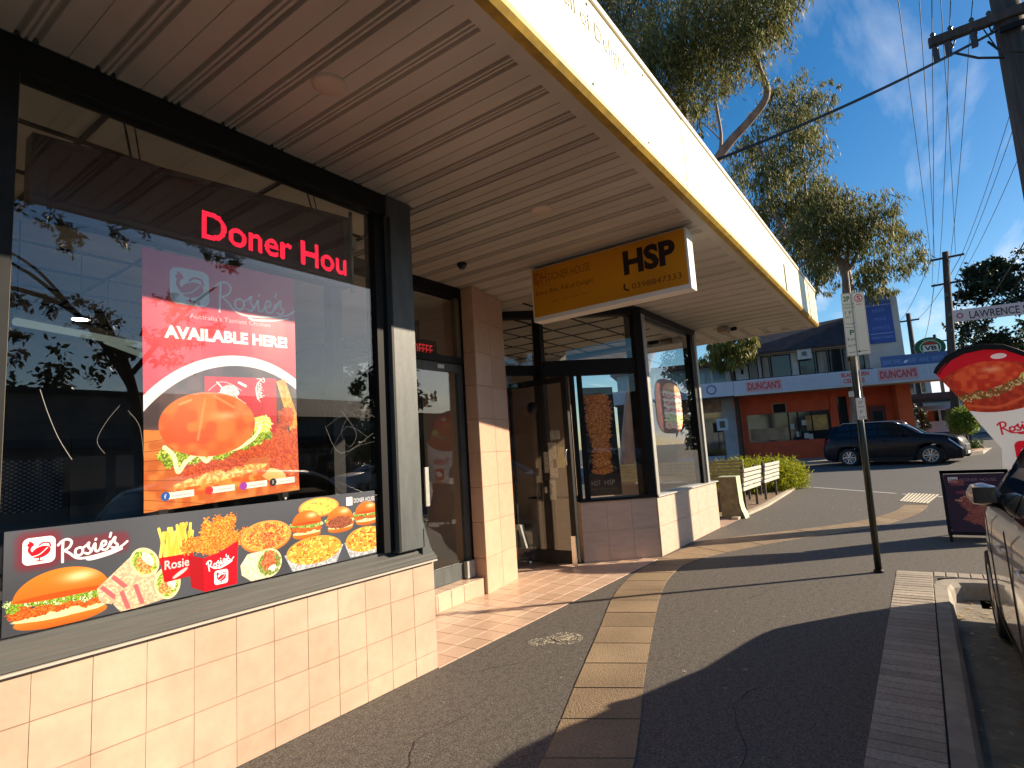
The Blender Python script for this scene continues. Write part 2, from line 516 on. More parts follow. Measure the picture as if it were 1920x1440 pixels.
def print_panel(name, corners, mt, parent=None, thick=0.003, side=None, wave=0.0):
    """corners: bottom-left, bottom-right, top-right, top-left as seen from the front; a thin sheet with a printed face"""
    bl, br, tr, tl = [Vector(c) for c in corners]
    nrm = (br - bl).cross(tl - bl).normalized()
    mb = MB(); nx = 12 if wave else 1; ny = 10 if wave else 1
    def P(u, v):
        p = (bl * (1 - u) + br * u) * (1 - v) + (tl * (1 - u) + tr * u) * v
        if wave: p = p + nrm * (wave * (math.sin(u * 9 + v * 3) * .5 + math.sin(v * 7 - u * 4) * .5))
        return p
    for i in range(nx):
        for j in range(ny):
            q = [(i / nx, j / ny), ((i + 1) / nx, j / ny), ((i + 1) / nx, (j + 1) / ny), (i / nx, (j + 1) / ny)]
            mb.face([P(*a) for a in q], uv=q, smooth=bool(wave))
    o = nrm * -thick
    c = [P(0, 0), P(1, 0), P(1, 1), P(0, 1)]
    for i in range(4):
        a, b = c[i], c[(i + 1) % 4]
        if not wave: mb.face([a, a + o, b + o, b], uv=[(0, 0)] * 4)
    if not wave: mb.face([p + o for p in c][::-1], uv=[(.01, .01)] * 4)
    return mb.build(name, mt, parent)

# --- drawings reused by several prints
WHITE = (250, 250, 246); RED = (214, 22, 44)
def bird_logo(p, x, y, s, body=RED, ground=WHITE):
    p.rrect(x, y, x + s, y + s * .98, s * .2, ground)
    p.ell(x + s * .56, y + s * .55, s * .30, s * .20, body, rot=-.35)
    p.stroke([(x + s * .84, y + s * .38), (x + s * .8, y + s * .25), (x + s * .62, y + s * .22), (x + s * .5, y + s * .3)], s * .05, body)
    p.stroke([(x + s * .3, y + s * .62), (x + s * .2, y + s * .45), (x + s * .24, y + s * .3)], s * .09, body)
    p.ell(x + s * .24, y + s * .25, s * .1, s * .08, body)
    p.stroke([(x + s * .2, y + s * .14), (x + s * .28, y + s * .19)], s * .05, body)
    p.stroke([(x + s * .52, y + s * .72), (x + s * .5, y + s * .88)], s * .04, body)
    p.stroke([(x + s * .42, y + s * .86), (x + s * .62, y + s * .86)], s * .035, body)
    p.stroke([(x + s * .18, y + s * .7), (x + s * .5, y + s * .64), (x + s * .75, y + s * .42)], s * .035, ground)
def rosies(p, x, y, s, col, rot=0.0, wd=.075):
    """handwritten word, x,y = lower left, s = cap height"""
    c, q = math.cos(rot), math.sin(rot)
    def T(pts): return [(x + (u * c + v * q) * s, y + (u * q - v * c) * s) for u, v in pts]
    L = [[(.18, -.1), (.2, .45), (.24, .95)], [(.02, .82), (.2, 1.0), (.45, 1.05), (.62, .88), (.52, .62), (.28, .48)],
         [(.28, .48), (.5, .3), (.72, .05), (.95, -.08), (1.4, -.12), (2.2, -.05), (2.9, .1), (3.3, .35)],
         [(1.4, -.12), (1.3, -.2), (1.6, -.25), (2.4, -.16), (3.0, .0)],
         [(.98, .5), (.8, .42), (.78, .18), (.95, .08), (1.1, .2), (1.1, .42), (.98, .5)],
         [(1.1, .42), (1.3, .55), (1.42, .66), (1.38, .45), (1.5, .22), (1.38, .08), (1.22, .14)],
         [(1.5, .16), (1.7, .56), (1.7, .2), (1.82, .12), (1.98, .3)], [(1.74, .76), (1.76, .8)],
         [(1.96, .3), (2.2, .4), (2.22, .58), (2.06, .58), (1.98, .3), (2.1, .12), (2.3, .18), (2.45, .5)],
         [(2.5, .98), (2.44, .78)], [(2.42, .3), (2.6, .62), (2.7, .7), (2.66, .45), (2.8, .26), (2.66, .12), (2.5, .18)]]
    for l in L: p.stroke(T(l), wd * s, col)
def burger(p, x, y, w_, h_, bun=(222, 110, 36), bun2=(196, 70, 20)):
    """x,y centre bottom"""
    p.ell(x, y - h_ * .13, w_ * .42, h_ * .15, (226, 140, 50), col2=(176, 84, 26), ncell=4, rag=.02)
    p.ell(x, y - h_ * .2, w_ * .43, h_ * .07, (240, 214, 160), ncell=4, rag=.08)
    for k in range(26):
        a = p.rs.uniform(-1, 1)
        p.ell(x + a * w_ * .42, y - h_ * (.33 + .03 * p.rs.randn()), w_ * .09, h_ * .075, (168, 66, 24), ncell=3, ncol=(224, 118, 44), rag=.25)
    for k in range(34):
        a = -1 + 2 * k / 33
        p.ell(x + a * w_ * .46, y - h_ * (.46 + .03 * p.rs.randn() - .03 * a), w_ * .055, h_ * .06, (150, 178, 56) if k % 3 else (232, 236, 190), ncell=2.5, ncol=(76, 112, 30), rag=.3)
    p.ell(x, y - h_ * .50, w_ * .44, h_ * .46, bun, col2=bun2, clip='top', lit=(.35, -.6, .35, .2, .75), ncell=9)
    p.ell(x, y - h_ * .51, w_ * .44, h_ * .05, bun2)

# ================================================================== PRINTS
def make_prints():
    P = {}
    # --- big window poster -------------------------------------------------
    p = Paint(560, 860, (236, 20, 50))
    p.rect(0, 0, 560, 300, (224, 12, 38), col2=(240, 22, 52))
    bird_logo(p, 86, 44, 132, body=(200, 20, 40), ground=(225, 228, 222))
    rosies(p, 236, 172, 98, (238, 238, 232))
    p.text("Australia's Tastiest Chicken", 150, 218, 300, 18, (226, 200, 205))
    p.text('AVAILABLE HERE!', 66, 296, 458, 46, (252, 252, 248), bold=.05)
    # photo area below a white arc
    p.ell(320, 900, 470, 560, WHITE, soft=2)
    p.ell(322, 930, 452, 552, (60, 40, 44), soft=2, ncell=40, ncol=(92, 62, 66))
    p.rect(196, 420, 470, 640, (206, 18, 52), col2=(190, 10, 40))
    p.stroke([(210, 470), (250, 440), (290, 446), (330, 470)], 3, (240, 200, 205))
    p.ell(285, 478, 34, 30, WHITE, ncell=6, ncol=(214, 180, 180), rag=.1)
    p.stroke([(240, 440), (262, 470), (236, 482)], 6, WHITE); p.stroke([(310, 500), (340, 520)], 12, WHITE); p.stroke([(320, 440), (345, 452)], 10, WHITE)
    rosies(p, 392, 418, 28, WHITE, rot=math.pi / 2, wd=.12)
    # wooden board
    p.poly([(0, 600), (0, 860), (560, 860), (560, 640)], (196, 104, 44), ncell=26, ncol=(222, 132, 60), col2=(204, 96, 34))
    for k in range(9): p.stroke([(0, 640 + k * 30), (200, 620 + k * 40)], 2, (120, 50, 18), alpha=.7)
    for k in range(9):
        a = k * .9
        p.poly([(470 + k * 7, 430 + k * 22), (510 + k * 7, 420 + k * 20), (560, 560 + k * 14), (540, 600 + k * 12)], (236, 178, 84), ncell=9, ncol=(214, 140, 52))
    for k in range(46):
        p.ell(490 + 40 * p.rs.randn(), 680 + 60 * p.rs.randn(), 26, 30, (176, 52, 20), ncell=5, ncol=(226, 96, 38), rag=.3, alpha=.8)
    p.ell(452, 790, 52, 24, (244, 210, 140), rot=.3, col2=(226, 170, 90))
    p.ell(262, 772, 176, 52, (238, 128, 40), rot=-.12, col2=(214, 84, 24), clip='bot', ncell=16, ncol=(244, 150, 60))
    p.ell(262, 768, 170, 18, (250, 214, 130), rot=-.12, ncell=7, ncol=(236, 150, 66), rag=.05)
    for k in range(70): p.ell(120 + (k % 35) * 8.4, 742 - (k % 35) * 1.7 + 12 * p.rs.randn(), 22, 17, (170, 50, 18), ncell=4, ncol=(224, 96, 36), rag=.4, alpha=.9)
    for k in range(60):
        t = k / 59
        p.ell(60 + t * 370, 700 + 34 * math.sin(t * 2.6) - t * 96 + 8 * p.rs.randn(), 22, 18, (170, 196, 40) if k % 2 else (216, 226, 92), ncell=4, ncol=(88, 118, 26), rag=.35)
    p.ell(410, 596, 40, 34, (206, 224, 60), ncell=4, ncol=(240, 246, 190), rag=.2)
    p.stroke([(62, 660), (90, 690), (104, 742), (130, 712), (170, 690), (200, 716), (230, 690), (320, 676), (380, 640), (402, 600)], 15, (250, 244, 196))
    p.ell(212, 588, 168, 112, (238, 104, 36), col2=(232, 74, 26), ncell=34, ncol=(244, 122, 52), lit=(.35, -.25, .28, .14, .5), soft=2)
    p.stroke([(170, 640), (186, 560), (196, 500)], 9, (250, 160, 96), alpha=.6)
    p.stroke([(110, 520), (150, 504)], 8, (252, 196, 150), alpha=.5); p.stroke([(230, 490), (300, 530)], 9, (252, 190, 140), alpha=.45)
    for x0, c, tx in ((52, (30, 90, 180), 'f'), (196, (210, 40, 40), ''), (320, (170, 60, 180), ''), (436, (20, 20, 30), 'x')):
        p.rect(x0 + 10, 806, x0 + 104, 828, (244, 244, 236)); p.ell(x0 + 12, 817, 14, 14, c)
        if tx: p.text(tx, x0 + 8, 824, 8, 14, WHITE)
        p.text('/rosieschicken', x0 + 32, 822, 62, 9, (140, 150, 170))
    P['poster'] = p.image('poster_print')
    # --- long strip --------------------------------------------------------
    p = Paint(1600, 340, (66, 69, 76))
    k = p.noise(260)[..., None]; p.a = p.a * (.9 + .3 * k)
    for g in range(12): p.rrect(45 - g * 2, 26 - g * 2, 143 + g * 2, 124 + g * 2, 30, (150, 14, 32), alpha=.06, soft=14)
    for g in range(8): p.rrect(150 - g, 50 - g, 370 + g, 120 + g, 30, (150, 14, 32), alpha=.06, soft=14)
    bird_logo(p, 49, 30, 92, body=(222, 16, 36))
    rosies(p, 150, 120, 66, WHITE, rot=-.05, wd=.12)
    burger(p, 166, 338, 320, 200, bun=(236, 124, 40), bun2=(206, 76, 22))
    def wrap(x, y, s, rot, box=True):
        c, q = math.cos(rot), math.sin(rot)
        T = lambda u, v: (x + (u * c - v * q) * s, y + (u * q + v * c) * s)
        p.poly([T(0, -.5), T(-1.5, -.36), T(-1.68, 0), T(-1.5, .36), T(0, .5)], (206, 160, 130), ncell=6, ncol=(228, 196, 160))
        for k in range(2): p.poly([T(-1.45 + k * .42, -.30 - k * .04), T(-1.32 + k * .42, -.32 - k * .04), T(-1.22 + k * .42, .33 + k * .03), T(-1.36 + k * .42, .31 + k * .03)], (206, 96, 100))
        p.ell(*T(0, 0), s * .42, s * .55, (238, 218, 160), rot=rot)
        p.ell(*T(0, 0), s * .34, s * .46, (190, 200, 90), rot=rot, ncell=4, ncol=(110, 140, 50), rag=.1)
        p.ell(*T(-.05, .05), s * .2, s * .34, (214, 110, 60), rot=rot + .3, ncell=4, ncol=(240, 180, 110), rag=.3)
        p.ell(*T(.14, -.04), s * .14, s * .3, (246, 236, 214), rot=rot, ncell=4, ncol=(226, 200, 170), rag=.2)
    wrap(428, 176, 112, -.62); wrap(512, 270, 116, -.2)
    # chips
    p.poly([(478, 159), (616, 150), (604, 262), (500, 268)], (226, 20, 32), col2=(170, 10, 24))
    for k in range(36):
        x = 482 + p.rs.rand() * 124; a = p.rs.uniform(-.4, .5); l = p.rs.uniform(60, 118)
        p.stroke([(x, 164), (x + a * l, 164 - l)], 11, (252, 214, 96) if k % 2 else (236, 180, 62), smooth=False)
    p.text('Rosie', 500, 220, 96, 36, (244, 200, 200), bold=.02); p.ell(560, 242, 34, 8, (236, 186, 186), rot=-.5)
    # chicken pieces box
    for k in range(46): p.ell(706 + 52 * p.rs.randn(), 130 + 30 * p.rs.randn(), 28, 30, (196, 96, 30), ncell=4, ncol=(244, 160, 66), rag=.4)
    for cx in (668, 752): p.ell(cx, 84, 28, 44, (206, 104, 34), ncell=5, ncol=(246, 170, 74), rag=.35)
    p.poly([(592, 178), (654, 200), (660, 338), (604, 308)], (160, 12, 26))
    p.poly([(654, 200), (722, 188), (806, 150), (800, 334), (660, 339)], (236, 18, 38), col2=(206, 10, 30))
    rosies(p, 672, 256, 36, WHITE, rot=-.22, wd=.14); bird_logo(p, 700, 262, 60, body=(226, 16, 38))
    def pizza(x, y, rx, ry, base, spots, n=26, r=7):
        p.ell(x, y + ry * .08, rx * 1.03, ry * 1.05, (186, 106, 46)); p.ell(x, y, rx, ry, (222, 150, 76)); p.ell(x, y, rx * .9, ry * .88, base, ncell=5, ncol=(240, 190, 90))
        for k in range(n):
            a = p.rs.rand() * 6.28; q = math.sqrt(p.rs.rand()) * .8
            p.ell(x + math.cos(a) * q * rx, y + math.sin(a) * q * ry, r, r * .62, spots[k % len(spots)], ncell=3, ncol=(236, 150, 80))
    pizza(1235, 50, 118, 46, (246, 204, 84), [(232, 150, 56), (250, 226, 124)], 30)
    pizza(944, 150, 126, 68, (224, 116, 50), [(196, 36, 26), (212, 50, 34)], 64, 10)
    # large wrap
    p.poly([(816, 262), (850, 218), (930, 214), (936, 338), (866, 338), (822, 304)], (230, 220, 194), ncell=10, ncol=(204, 190, 160))
    p.ell(954, 274, 66, 64, (240, 220, 168)); p.ell(957, 274, 57, 56, (150, 164, 84), ncell=4, ncol=(96, 120, 50), rag=.1)
    p.ell(955, 268, 40, 42, (160, 80, 44), ncell=5, ncol=(220, 130, 86), rag=.35); p.ell(972, 300, 20, 13, (244, 234, 212), rag=.3)
    burger(p, 1160, 194, 190, 140); burger(p, 1362, 192, 186, 134, bun=(232, 126, 46)); burger(p, 1540, 178, 180, 130)
    p.ell(1362, 142, 76, 32, (120, 60, 42), ncell=4, ncol=(160, 92, 62), rag=.12)
    def tray(x, y, rx, ry):
        p.poly([(x - rx * 1.08, y), (x - rx * .8, y + ry * 1.25), (x + rx * .8, y + ry * 1.25), (x + rx * 1.08, y)], (150, 152, 158), ncell=6, ncol=(200, 202, 206))
        p.ell(x, y, rx, ry, (206, 150, 60))
        for k in range(150):
            a = p.rs.rand() * 6.28; q = math.sqrt(p.rs.rand()) * .93
            c = [(244, 206, 80), (250, 224, 120), (170, 86, 40), (232, 150, 60)][p.rs.randint(4)]
            xx, yy = x + math.cos(a) * q * rx, y + math.sin(a) * q * ry
            an = p.rs.rand() * 3; p.stroke([(xx, yy), (xx + 16 * math.cos(an), yy + 9 * math.sin(an))], 6, c, smooth=False)
    tray(1205, 256, 160, 66); tray(1530, 252, 136, 66)
    p.rrect(1404, 20, 1444, 64, 3, WHITE); p.text('DH', 1410, 54, 28, 22, (90, 90, 96)); p.text('DONER HOUSE', 1454, 54, 144, 24, (240, 240, 240))
    P['strip'] = p.image('strip_print')
    # --- kebab poster --------------------------------------------------------
    p = Paint(200, 560, (18, 13, 12))
    for k in range(120):
        y = 40 + k * 3.4 + 3 * p.rs.randn(); wd = 62 + 14 * math.sin(k * .045 + .6)
        p.ell(100 + 5 * p.rs.randn(), y, wd, 9, (190, 92, 34), ncell=5, ncol=(255, 180, 100), rag=.3, alpha=.85)
        if k % 3 == 0: p.stroke([(100 - wd * .8, y), (100, y + 4 * p.rs.randn()), (100 + wd * .8, y)], 2, (40, 16, 8), alpha=.7)
    p.text('HOT', 30, 508, 52, 26, (200, 190, 180)); p.text('HSP', 104, 508, 60, 26, (200, 190, 180)); p.text('lamb - chicken - mixed', 26, 530, 148, 10, (130, 120, 110))
    P['kebab'] = p.image('kebab_print')
    # --- tall food sticker of the corner window ------------------------------
    p = Paint(320, 400, (92, 36, 30))
    p.ell(70, 200, 150, 220, (120, 40, 34), ncell=20, ncol=(70, 30, 24)); 
    p.ell(200, 84, 108, 60, (222, 150, 96), lit=(.1, -.4, .5, .3, .6)); 
    for i, c in enumerate([(240, 220, 190), (206, 40, 50), (246, 214, 190), (214, 62, 60), (238, 190, 150), (190, 40, 44), (246, 230, 200), (170, 196, 60), (206, 224, 90), (226, 150, 70), (240, 120, 60)]):
        for k in range(9): p.ell(110 + k * 24, 104 + i * 25 + 5 * p.rs.randn(), 24, 14, c, ncell=5, ncol=(250, 240, 220), rag=.3)
    p.rect(0, 0, 40, 400, (70, 26, 22))
    P['sticker'] = p.image('sticker_print')
    # --- teardrop flag ----------------------------------------------------------
    p = Paint(420, 800, (216, 214, 214))
    p.rect(0, 0, 420, 40, (10, 10, 12))
    p.ell(215, 150, 250, 176, (10, 10, 12)); p.ell(215, 175, 226, 158, (190, 18, 36))
    p.ell(215, 215, 218, 128, (150, 44, 26), ncell=14, ncol=(176, 60, 34))
    p.ell(200, 168, 140, 86, (196, 62, 34), col2=(170, 40, 26), ncell=22, ncol=(208, 84, 46), lit=(.1, -.5, .3, .15, .4))
    for k in range(36):
        t = k / 35; p.ell(60 + t * 300, 262 - t * t * 90 + 6 * p.rs.randn(), 20, 14, (96, 92, 40) if k % 2 else (190, 190, 130), ncell=4, ncol=(140, 60, 34), rag=.3)
    p.ell(350, 170, 34, 24, (150, 170, 60), ncell=5, ncol=(206, 214, 130), rag=.2)
    p.stroke([(110, 300), (220, 318), (330, 270)], 14, (200, 90, 50), alpha=.8)
    p.ell(250, 62, 30, 14, (220, 200, 206))
    rosies(p, 206, 452, 52, (196, 24, 48), rot=-.1, wd=.13)
    p.rrect(250, 492, 350, 592, 26, (206, 20, 44)); p.ell(302, 540, 36, 22, WHITE, rot=-.4); p.stroke([(272, 560), (302, 520)], 8, WHITE)
    for k in range(40): p.ell(300 + 50 * p.rs.randn(), 690 + 34 * p.rs.randn(), 40, 34, (196, 84, 30), ncell=6, ncol=(226, 122, 56), rag=.3)
    p.rect(0, 720, 420, 800, (226, 120, 66), ncell=30, ncol=(206, 96, 46))
    P['flag'] = p.image('flag_print')
    # --- A-board -------------------------------------------------------------
    p = Paint(360, 560, (58, 18, 30))
    p.rrect(24, 28, 84, 84, 4, (226, 220, 220)); p.text('DH', 32, 72, 44, 30, (90, 60, 70)); p.text('DONER HOUSE', 98, 72, 210, 30, (160, 120, 130))
    p.text('Every Bite, Full of Delight', 30, 116, 220, 16, (150, 110, 120))
    for k in range(60): p.ell(200 + 70 * p.rs.randn(), 330 + 90 * p.rs.randn(), 44, 30, (150, 66, 44), ncell=8, ncol=(190, 106, 74), rag=.3, alpha=.8)
    for k in range(30): p.ell(60 + k * 9, 250 - 3 * k + 6 * p.rs.randn(), 14, 10, (176, 70, 54) if k % 2 else (206, 160, 120), rag=.3)
    p.ell(120, 180, 60, 20, (130, 50, 60), rag=.2)
    P['board'] = p.image('board_print')
    # --- parking plate ---------------------------------------------------------
    p = Paint(220, 660, (226, 230, 222))
    G = (44, 110, 60)
    p.rect(4, 4, 216, 656, (150, 160, 150)); p.rect(7, 7, 213, 653, (226, 230, 222))
    p.text('2P', 20, 84, 62, 54, G, bold=.03); p.text('8 AM', 16, 128, 54, 20, G); p.text('6 PM', 76, 128, 44, 20, G); p.text('MON-FRI', 16, 160, 104, 18, G)
    p.text('1 P', 24, 226, 60, 40, G); p.text('SAT', 24, 262, 54, 20, G); p.text('TICKET', 20, 330, 92, 16, (60, 60, 60))
    p.rect(8, 356, 116, 360, G); p.rect(116, 8, 119, 600, (190, 200, 190))
    p.text('P', 50, 440, 40, 56, G, bold=.03); p.text('9', 18, 500, 22, 30, G); p.text('AM', 48, 500, 44, 26, G); p.text('ALL', 20, 560, 40, 24, G); p.text('DAY', 68, 560, 40, 24, G)
    p.ell(166, 62, 38, 44, (206, 40, 60)); p.ell(166, 62, 30, 36, (226, 230, 222)); p.text('S', 148, 88, 36, 52, (206, 40, 60), bold=.03); p.text('NO', 140, 136, 50, 18, (206, 40, 60))
    p.rect(20, 618, 200, 624, (120, 120, 120)); p.rect(110, 610, 128, 630, (70, 70, 70))
    P['plate'] = p.image('plate_print')
    p = Paint(90, 240, (224, 226, 222))
    p.rect(2, 2, 88, 238, (170, 172, 170)); p.rect(5, 5, 85, 235, (224, 226, 222))
    p.text('2P', 24, 70, 42, 34, (110, 120, 112)); p.text('AREA', 16, 110, 58, 18, (120, 124, 120)); p.text('P', 34, 176, 24, 36, (110, 120, 112)); p.stroke([(20, 214), (70, 214)], 5, (120, 120, 120)); p.stroke([(62, 206), (70, 214), (62, 222)], 4, (120, 120, 120))
    P['small'] = p.image('small_plate_print')
    # --- hanging light-box sign ---------------------------------------------
    p = Paint(900, 300, (208, 138, 12))
    k = p.noise(180)[..., None]; p.a = p.a * (.93 + .14 * k)
    RB = (178, 78, 26); DK = (112, 66, 16)
    p.text('D', 14, 92, 44, 66, RB); p.stroke([(34, 14), (28, 60), (40, 108)], 5, RB); p.text('H', 62, 100, 34, 78, RB)
    p.stroke([(20, 30), (54, 40), (50, 80)], 3, RB); p.stroke([(92, 14), (92, 110)], 4, RB)
    p.text('DONER HOUSE', 108, 92, 270, 50, (140, 92, 22)); p.text('Every Bite, Full of Delight', 20, 174, 370, 34, DK)
    for x0 in (120, 190, 250, 310): p.text('kebab', x0, 226, 44, 11, (160, 100, 20))
    p.text('HSP', 570, 176, 280, 140, (26, 8, 12), bold=.045)
    p.stroke([(566, 226), (566, 250), (586, 262)], 10, (60, 20, 12)); p.text('0398847333', 606, 262, 262, 32, (104, 58, 14))
    P['hsp'] = p.image('hanging_sign_print')
    # --- green oval sign
    p = Paint(256, 256, (20, 92, 50))
    p.ell(128, 128, 92, 92, (226, 222, 206)); p.ell(128, 128, 84, 84, (24, 100, 54)); p.rrect(62, 96, 194, 178, 8, (226, 222, 206))
    p.rect(84, 62, 172, 90, (206, 40, 36)); p.text('VB', 76, 164, 106, 56, (30, 26, 24), bold=.03); p.rect(96, 186, 160, 204, (206, 40, 36))
    p.text('VICTORIA', 66, 40, 124, 22, (210, 214, 190)); p.text('BITTER', 86, 240, 84, 20, (210, 214, 190))
    P['oval'] = p.image('oval_print')
    # --- vertical blue sign of the tower
    p = Paint(160, 400, (58, 92, 176))
    p.rect(0, 0, 160, 90, (70, 96, 150)); p.rect(0, 90, 160, 98, (140, 160, 206)); p.text('CELLARS', 12, 60, 136, 26, (150, 172, 220)); p.text('BEER', 40, 150, 80, 26, (110, 140, 214)); p.text('WINE', 40, 220, 80, 26, (110, 140, 214)); p.text('SPIRITS', 24, 290, 112, 26, (110, 140, 214)); p.rect(10, 320, 150, 326, (150, 172, 220)); p.text('OPEN 7 DAYS', 14, 366, 132, 20, (150, 172, 220))
    P['tower'] = p.image('tower_print')
    p = Paint(700, 110, (84, 112, 164)); p.text('DRIVE THRU', 20, 76, 180, 40, (150, 176, 220)); p.text('BEER  WINE  SPIRITS', 260, 76, 330, 40, (140, 166, 214)); p.ell(236, 60, 22, 12, (226, 230, 240), rot=-.4)
    P['strip2'] = p.image('blue_board_print')
    # checker
    p = Paint(320, 260, (16, 16, 17))
    for i in range(32):
        for j in range(26):
            if (i + j) % 2: p.a[j * 10 + 1:j * 10 + 9, i * 10 + 1:i * 10 + 9] = srgb(128, 128, 128)
    P['checker'] = p.image('checker_print')
    return P
PR = make_prints()

# ================================================================== GROUND
def gz(x): return float(np.interp(x, [0, 20, 27, 33, 45, 60, 100], [0, 0, .15, .42, .7, 1.0, 1.2]))
def rz(x, y):
    t = min(1, max(0, (x - 10.5) / 4.0)); t = t * t * (3 - 2 * t)
    return gz(x) - .15 * (1 - t) - .007

M_road = mat('road_asphalt', (.085, .083, .080), .88, var=.35, vscale=60, bump=.5, bscale=170, col2=(.125, .120, .112), dirt=.35, detail=6)
M_path = mat('path_asphalt', (.066, .059, .052), .85, vscale=75, bump=.6, bscale=150, col2=(.20, .178, .150), dirt=.5, detail=7, ramp=(.36, .70))
M_conc = mat('concrete', (.30, .27, .22), .85, vscale=9, bump=.35, bscale=120, col2=(.42, .37, .30), dirt=.5)
M_conc_pale = mat('pale_concrete', (.44, .38, .29), .85, vscale=14, bump=.3, bscale=100, col2=(.55, .48, .36), dirt=.35)
M_soil = mat('garden_soil', (.16, .10, .06), .95, vscale=22, bump=1.0, bscale=50, col2=(.34, .22, .13), dirt=.3)
M_white_line = mat('white_line_paint', (.62, .60, .55), .7, vscale=30, col2=(.36, .35, .33))

xs = sorted(set([-400, -200, -100, -60, -30] + list(np.arange(-20, 62, 1.0)) + [70, 80, 100, 140, 220, 400, 800]))
ys = [-400, -200, -100, -60, -40, -30, -20, -14, -10, -7, -5, -3.5, -2.6, -1.5, 0, 1.5, 3, 5, 8, 12, 16, 20, 30, 50, 80, 150, 400]
mb = MB(); mb.grid([[(x, y, rz(x, y)) for y in ys] for x in xs], smooth=True, flip=True)
structure(mb.build('road', M_road))

# footpath: one sheet with a kerb skirt
fp = [(-8, .10), (7.08, .10), (7.26, .04), (7.33, -.1), (7.35, -2.45), (7.6, -2.6), (13.6, -2.6), (14.6, -2.2), (15.5, -.33), (17.2, 1.3), (18.95, 2.94), (19.9, 3.2), (19.9, 9), (-8, 9)]
mb = MB(); mb.face([(x, y, 0) for x, y in fp])
for i in range(9):
    a, b = fp[i], fp[i + 1]; mb.face([(a[0], a[1], -.2), (b[0], b[1], -.2), (b[0], b[1], 0), (a[0], a[1], 0)])
structure(mb.build('footpath', M_path))

# pale kerb around the parking bay
def ribbon(pl, wdt, z0, z1, inner=True):
    """pl: polyline; returns quads offset to the left by wdt"""
    L = []
    for i, p in enumerate(pl):
        a = Vector(pl[max(i - 1, 0)]); b = Vector(pl[min(i + 1, len(pl) - 1)]); t = (b - a).normalized(); nrm = Vector((-t.y, t.x))
        L.append(Vector(p) + nrm * wdt)
    return L
kl = [(-8, .07), (6.95, .07), (7.12, .05), (7.22, -.02), (7.28, -.14), (7.30, -.4), (7.30, -2.5)]
ko = [(-8, -.05), (6.85, -.05), (7.0, -.08), (7.08, -.14), (7.12, -.26), (7.13, -.5), (7.13, -2.5)]
mb = MB()
rows = []
for (a, b) in zip(kl, ko):
    d = (Vector(b) - Vector(a)).normalized(); mid = Vector(b) - d * .03
    rows.append([(a[0], a[1], .004), (mid.x, mid.y, .002), (b[0], b[1], -.03), (b[0] + d.x * .02, b[1] + d.y * .02, -.148)])
mb.grid(rows, smooth=False, flip=True)
kerb = structure(mb.build('kerb', M_conc))
# second, straight kerb of the footpath end towards the street
mb = MB()
kl2 = [(7.35, -2.45), (7.6, -2.6), (13.6, -2.6), (14.6, -2.2), (15.3, -.9)]
for i in range(len(kl2) - 1):
    a, b = Vector(kl2[i]), Vector(kl2[i + 1]); t = (b - a).normalized(); n_ = Vector((-t.y, t.x))
    mb.slab([(a.x, a.y, .004), (b.x, b.y, .004), (b.x + n_.x * .14, b.y + n_.y * .14, .004), (a.x + n_.x * .14, a.y + n_.y * .14, .004)][::-1], (0, 0, -.17))
structure(mb.build('kerb', M_conc))
# gutter
mb = MB(); mb.grid([[(p[0] + q[0] * 0, p[1], -.147) for p, q in ((ko[i], ko[i]), ((ko[i][0] - (.34 if i > 3 else .0), ko[i][1] - (.34 if i <= 3 else .0)), ko[i]))] for i in range(len(ko))], smooth=False)
structure(mb.build('gutter', mat('gutter_concrete', (.20, .18, .15), .9, vscale=12, bump=.4, bscale=90, col2=(.32, .28, .22), dirt=.5)))

# ---- clay paver strip beside the kerb: every brick its own piece
M_brick = rand_mat('grey_paver', [(.33, .275, .22), (.42, .36, .29), (.37, .31, .25), (.48, .42, .34)], .85, bump=.35, bscale=180, var=.2, vscale=60, var2=.15)
base = structure(MB().box((-3, .075, -.05), (7.53, .395, -.002)).build('paver_strip', mat('joint_dark', (.05, .045, .04), .95)))
WM['paver_strip'] = Matrix.Identity(4)
bm_ = MB(); bm_.box((-.0445, -.156, -.03), (.0445, .156, .0055), .003); brick_me = bm_.build('brick', M_brick, mesh_only=True)
bm_ = MB(); bm_.box((-.0445, -.105, -.03), (.0445, .105, .0055), .003); brick2_me = bm_.build('brick', M_brick, mesh_only=True)
x = 7.47
while x > 1.2:
    place('brick', brick_me, (x, .235, random.uniform(-.0015, .001)), base, (0, 0, random.uniform(-.006, .006))); x -= .1
structure_base2 = structure(MB().box((7.33, -2.4, -.05), (7.56, .07, -.003)).build('paver_strip', M_conc))
WM[structure_base2.name] = Matrix.Identity(4)
y = .02
while y > -2.4:
    place('brick', brick2_me, (7.445, y, random.uniform(-.001, .001)), structure_base2, (0, 0, math.pi / 2 + random.uniform(-.01, .01))); y -= .1

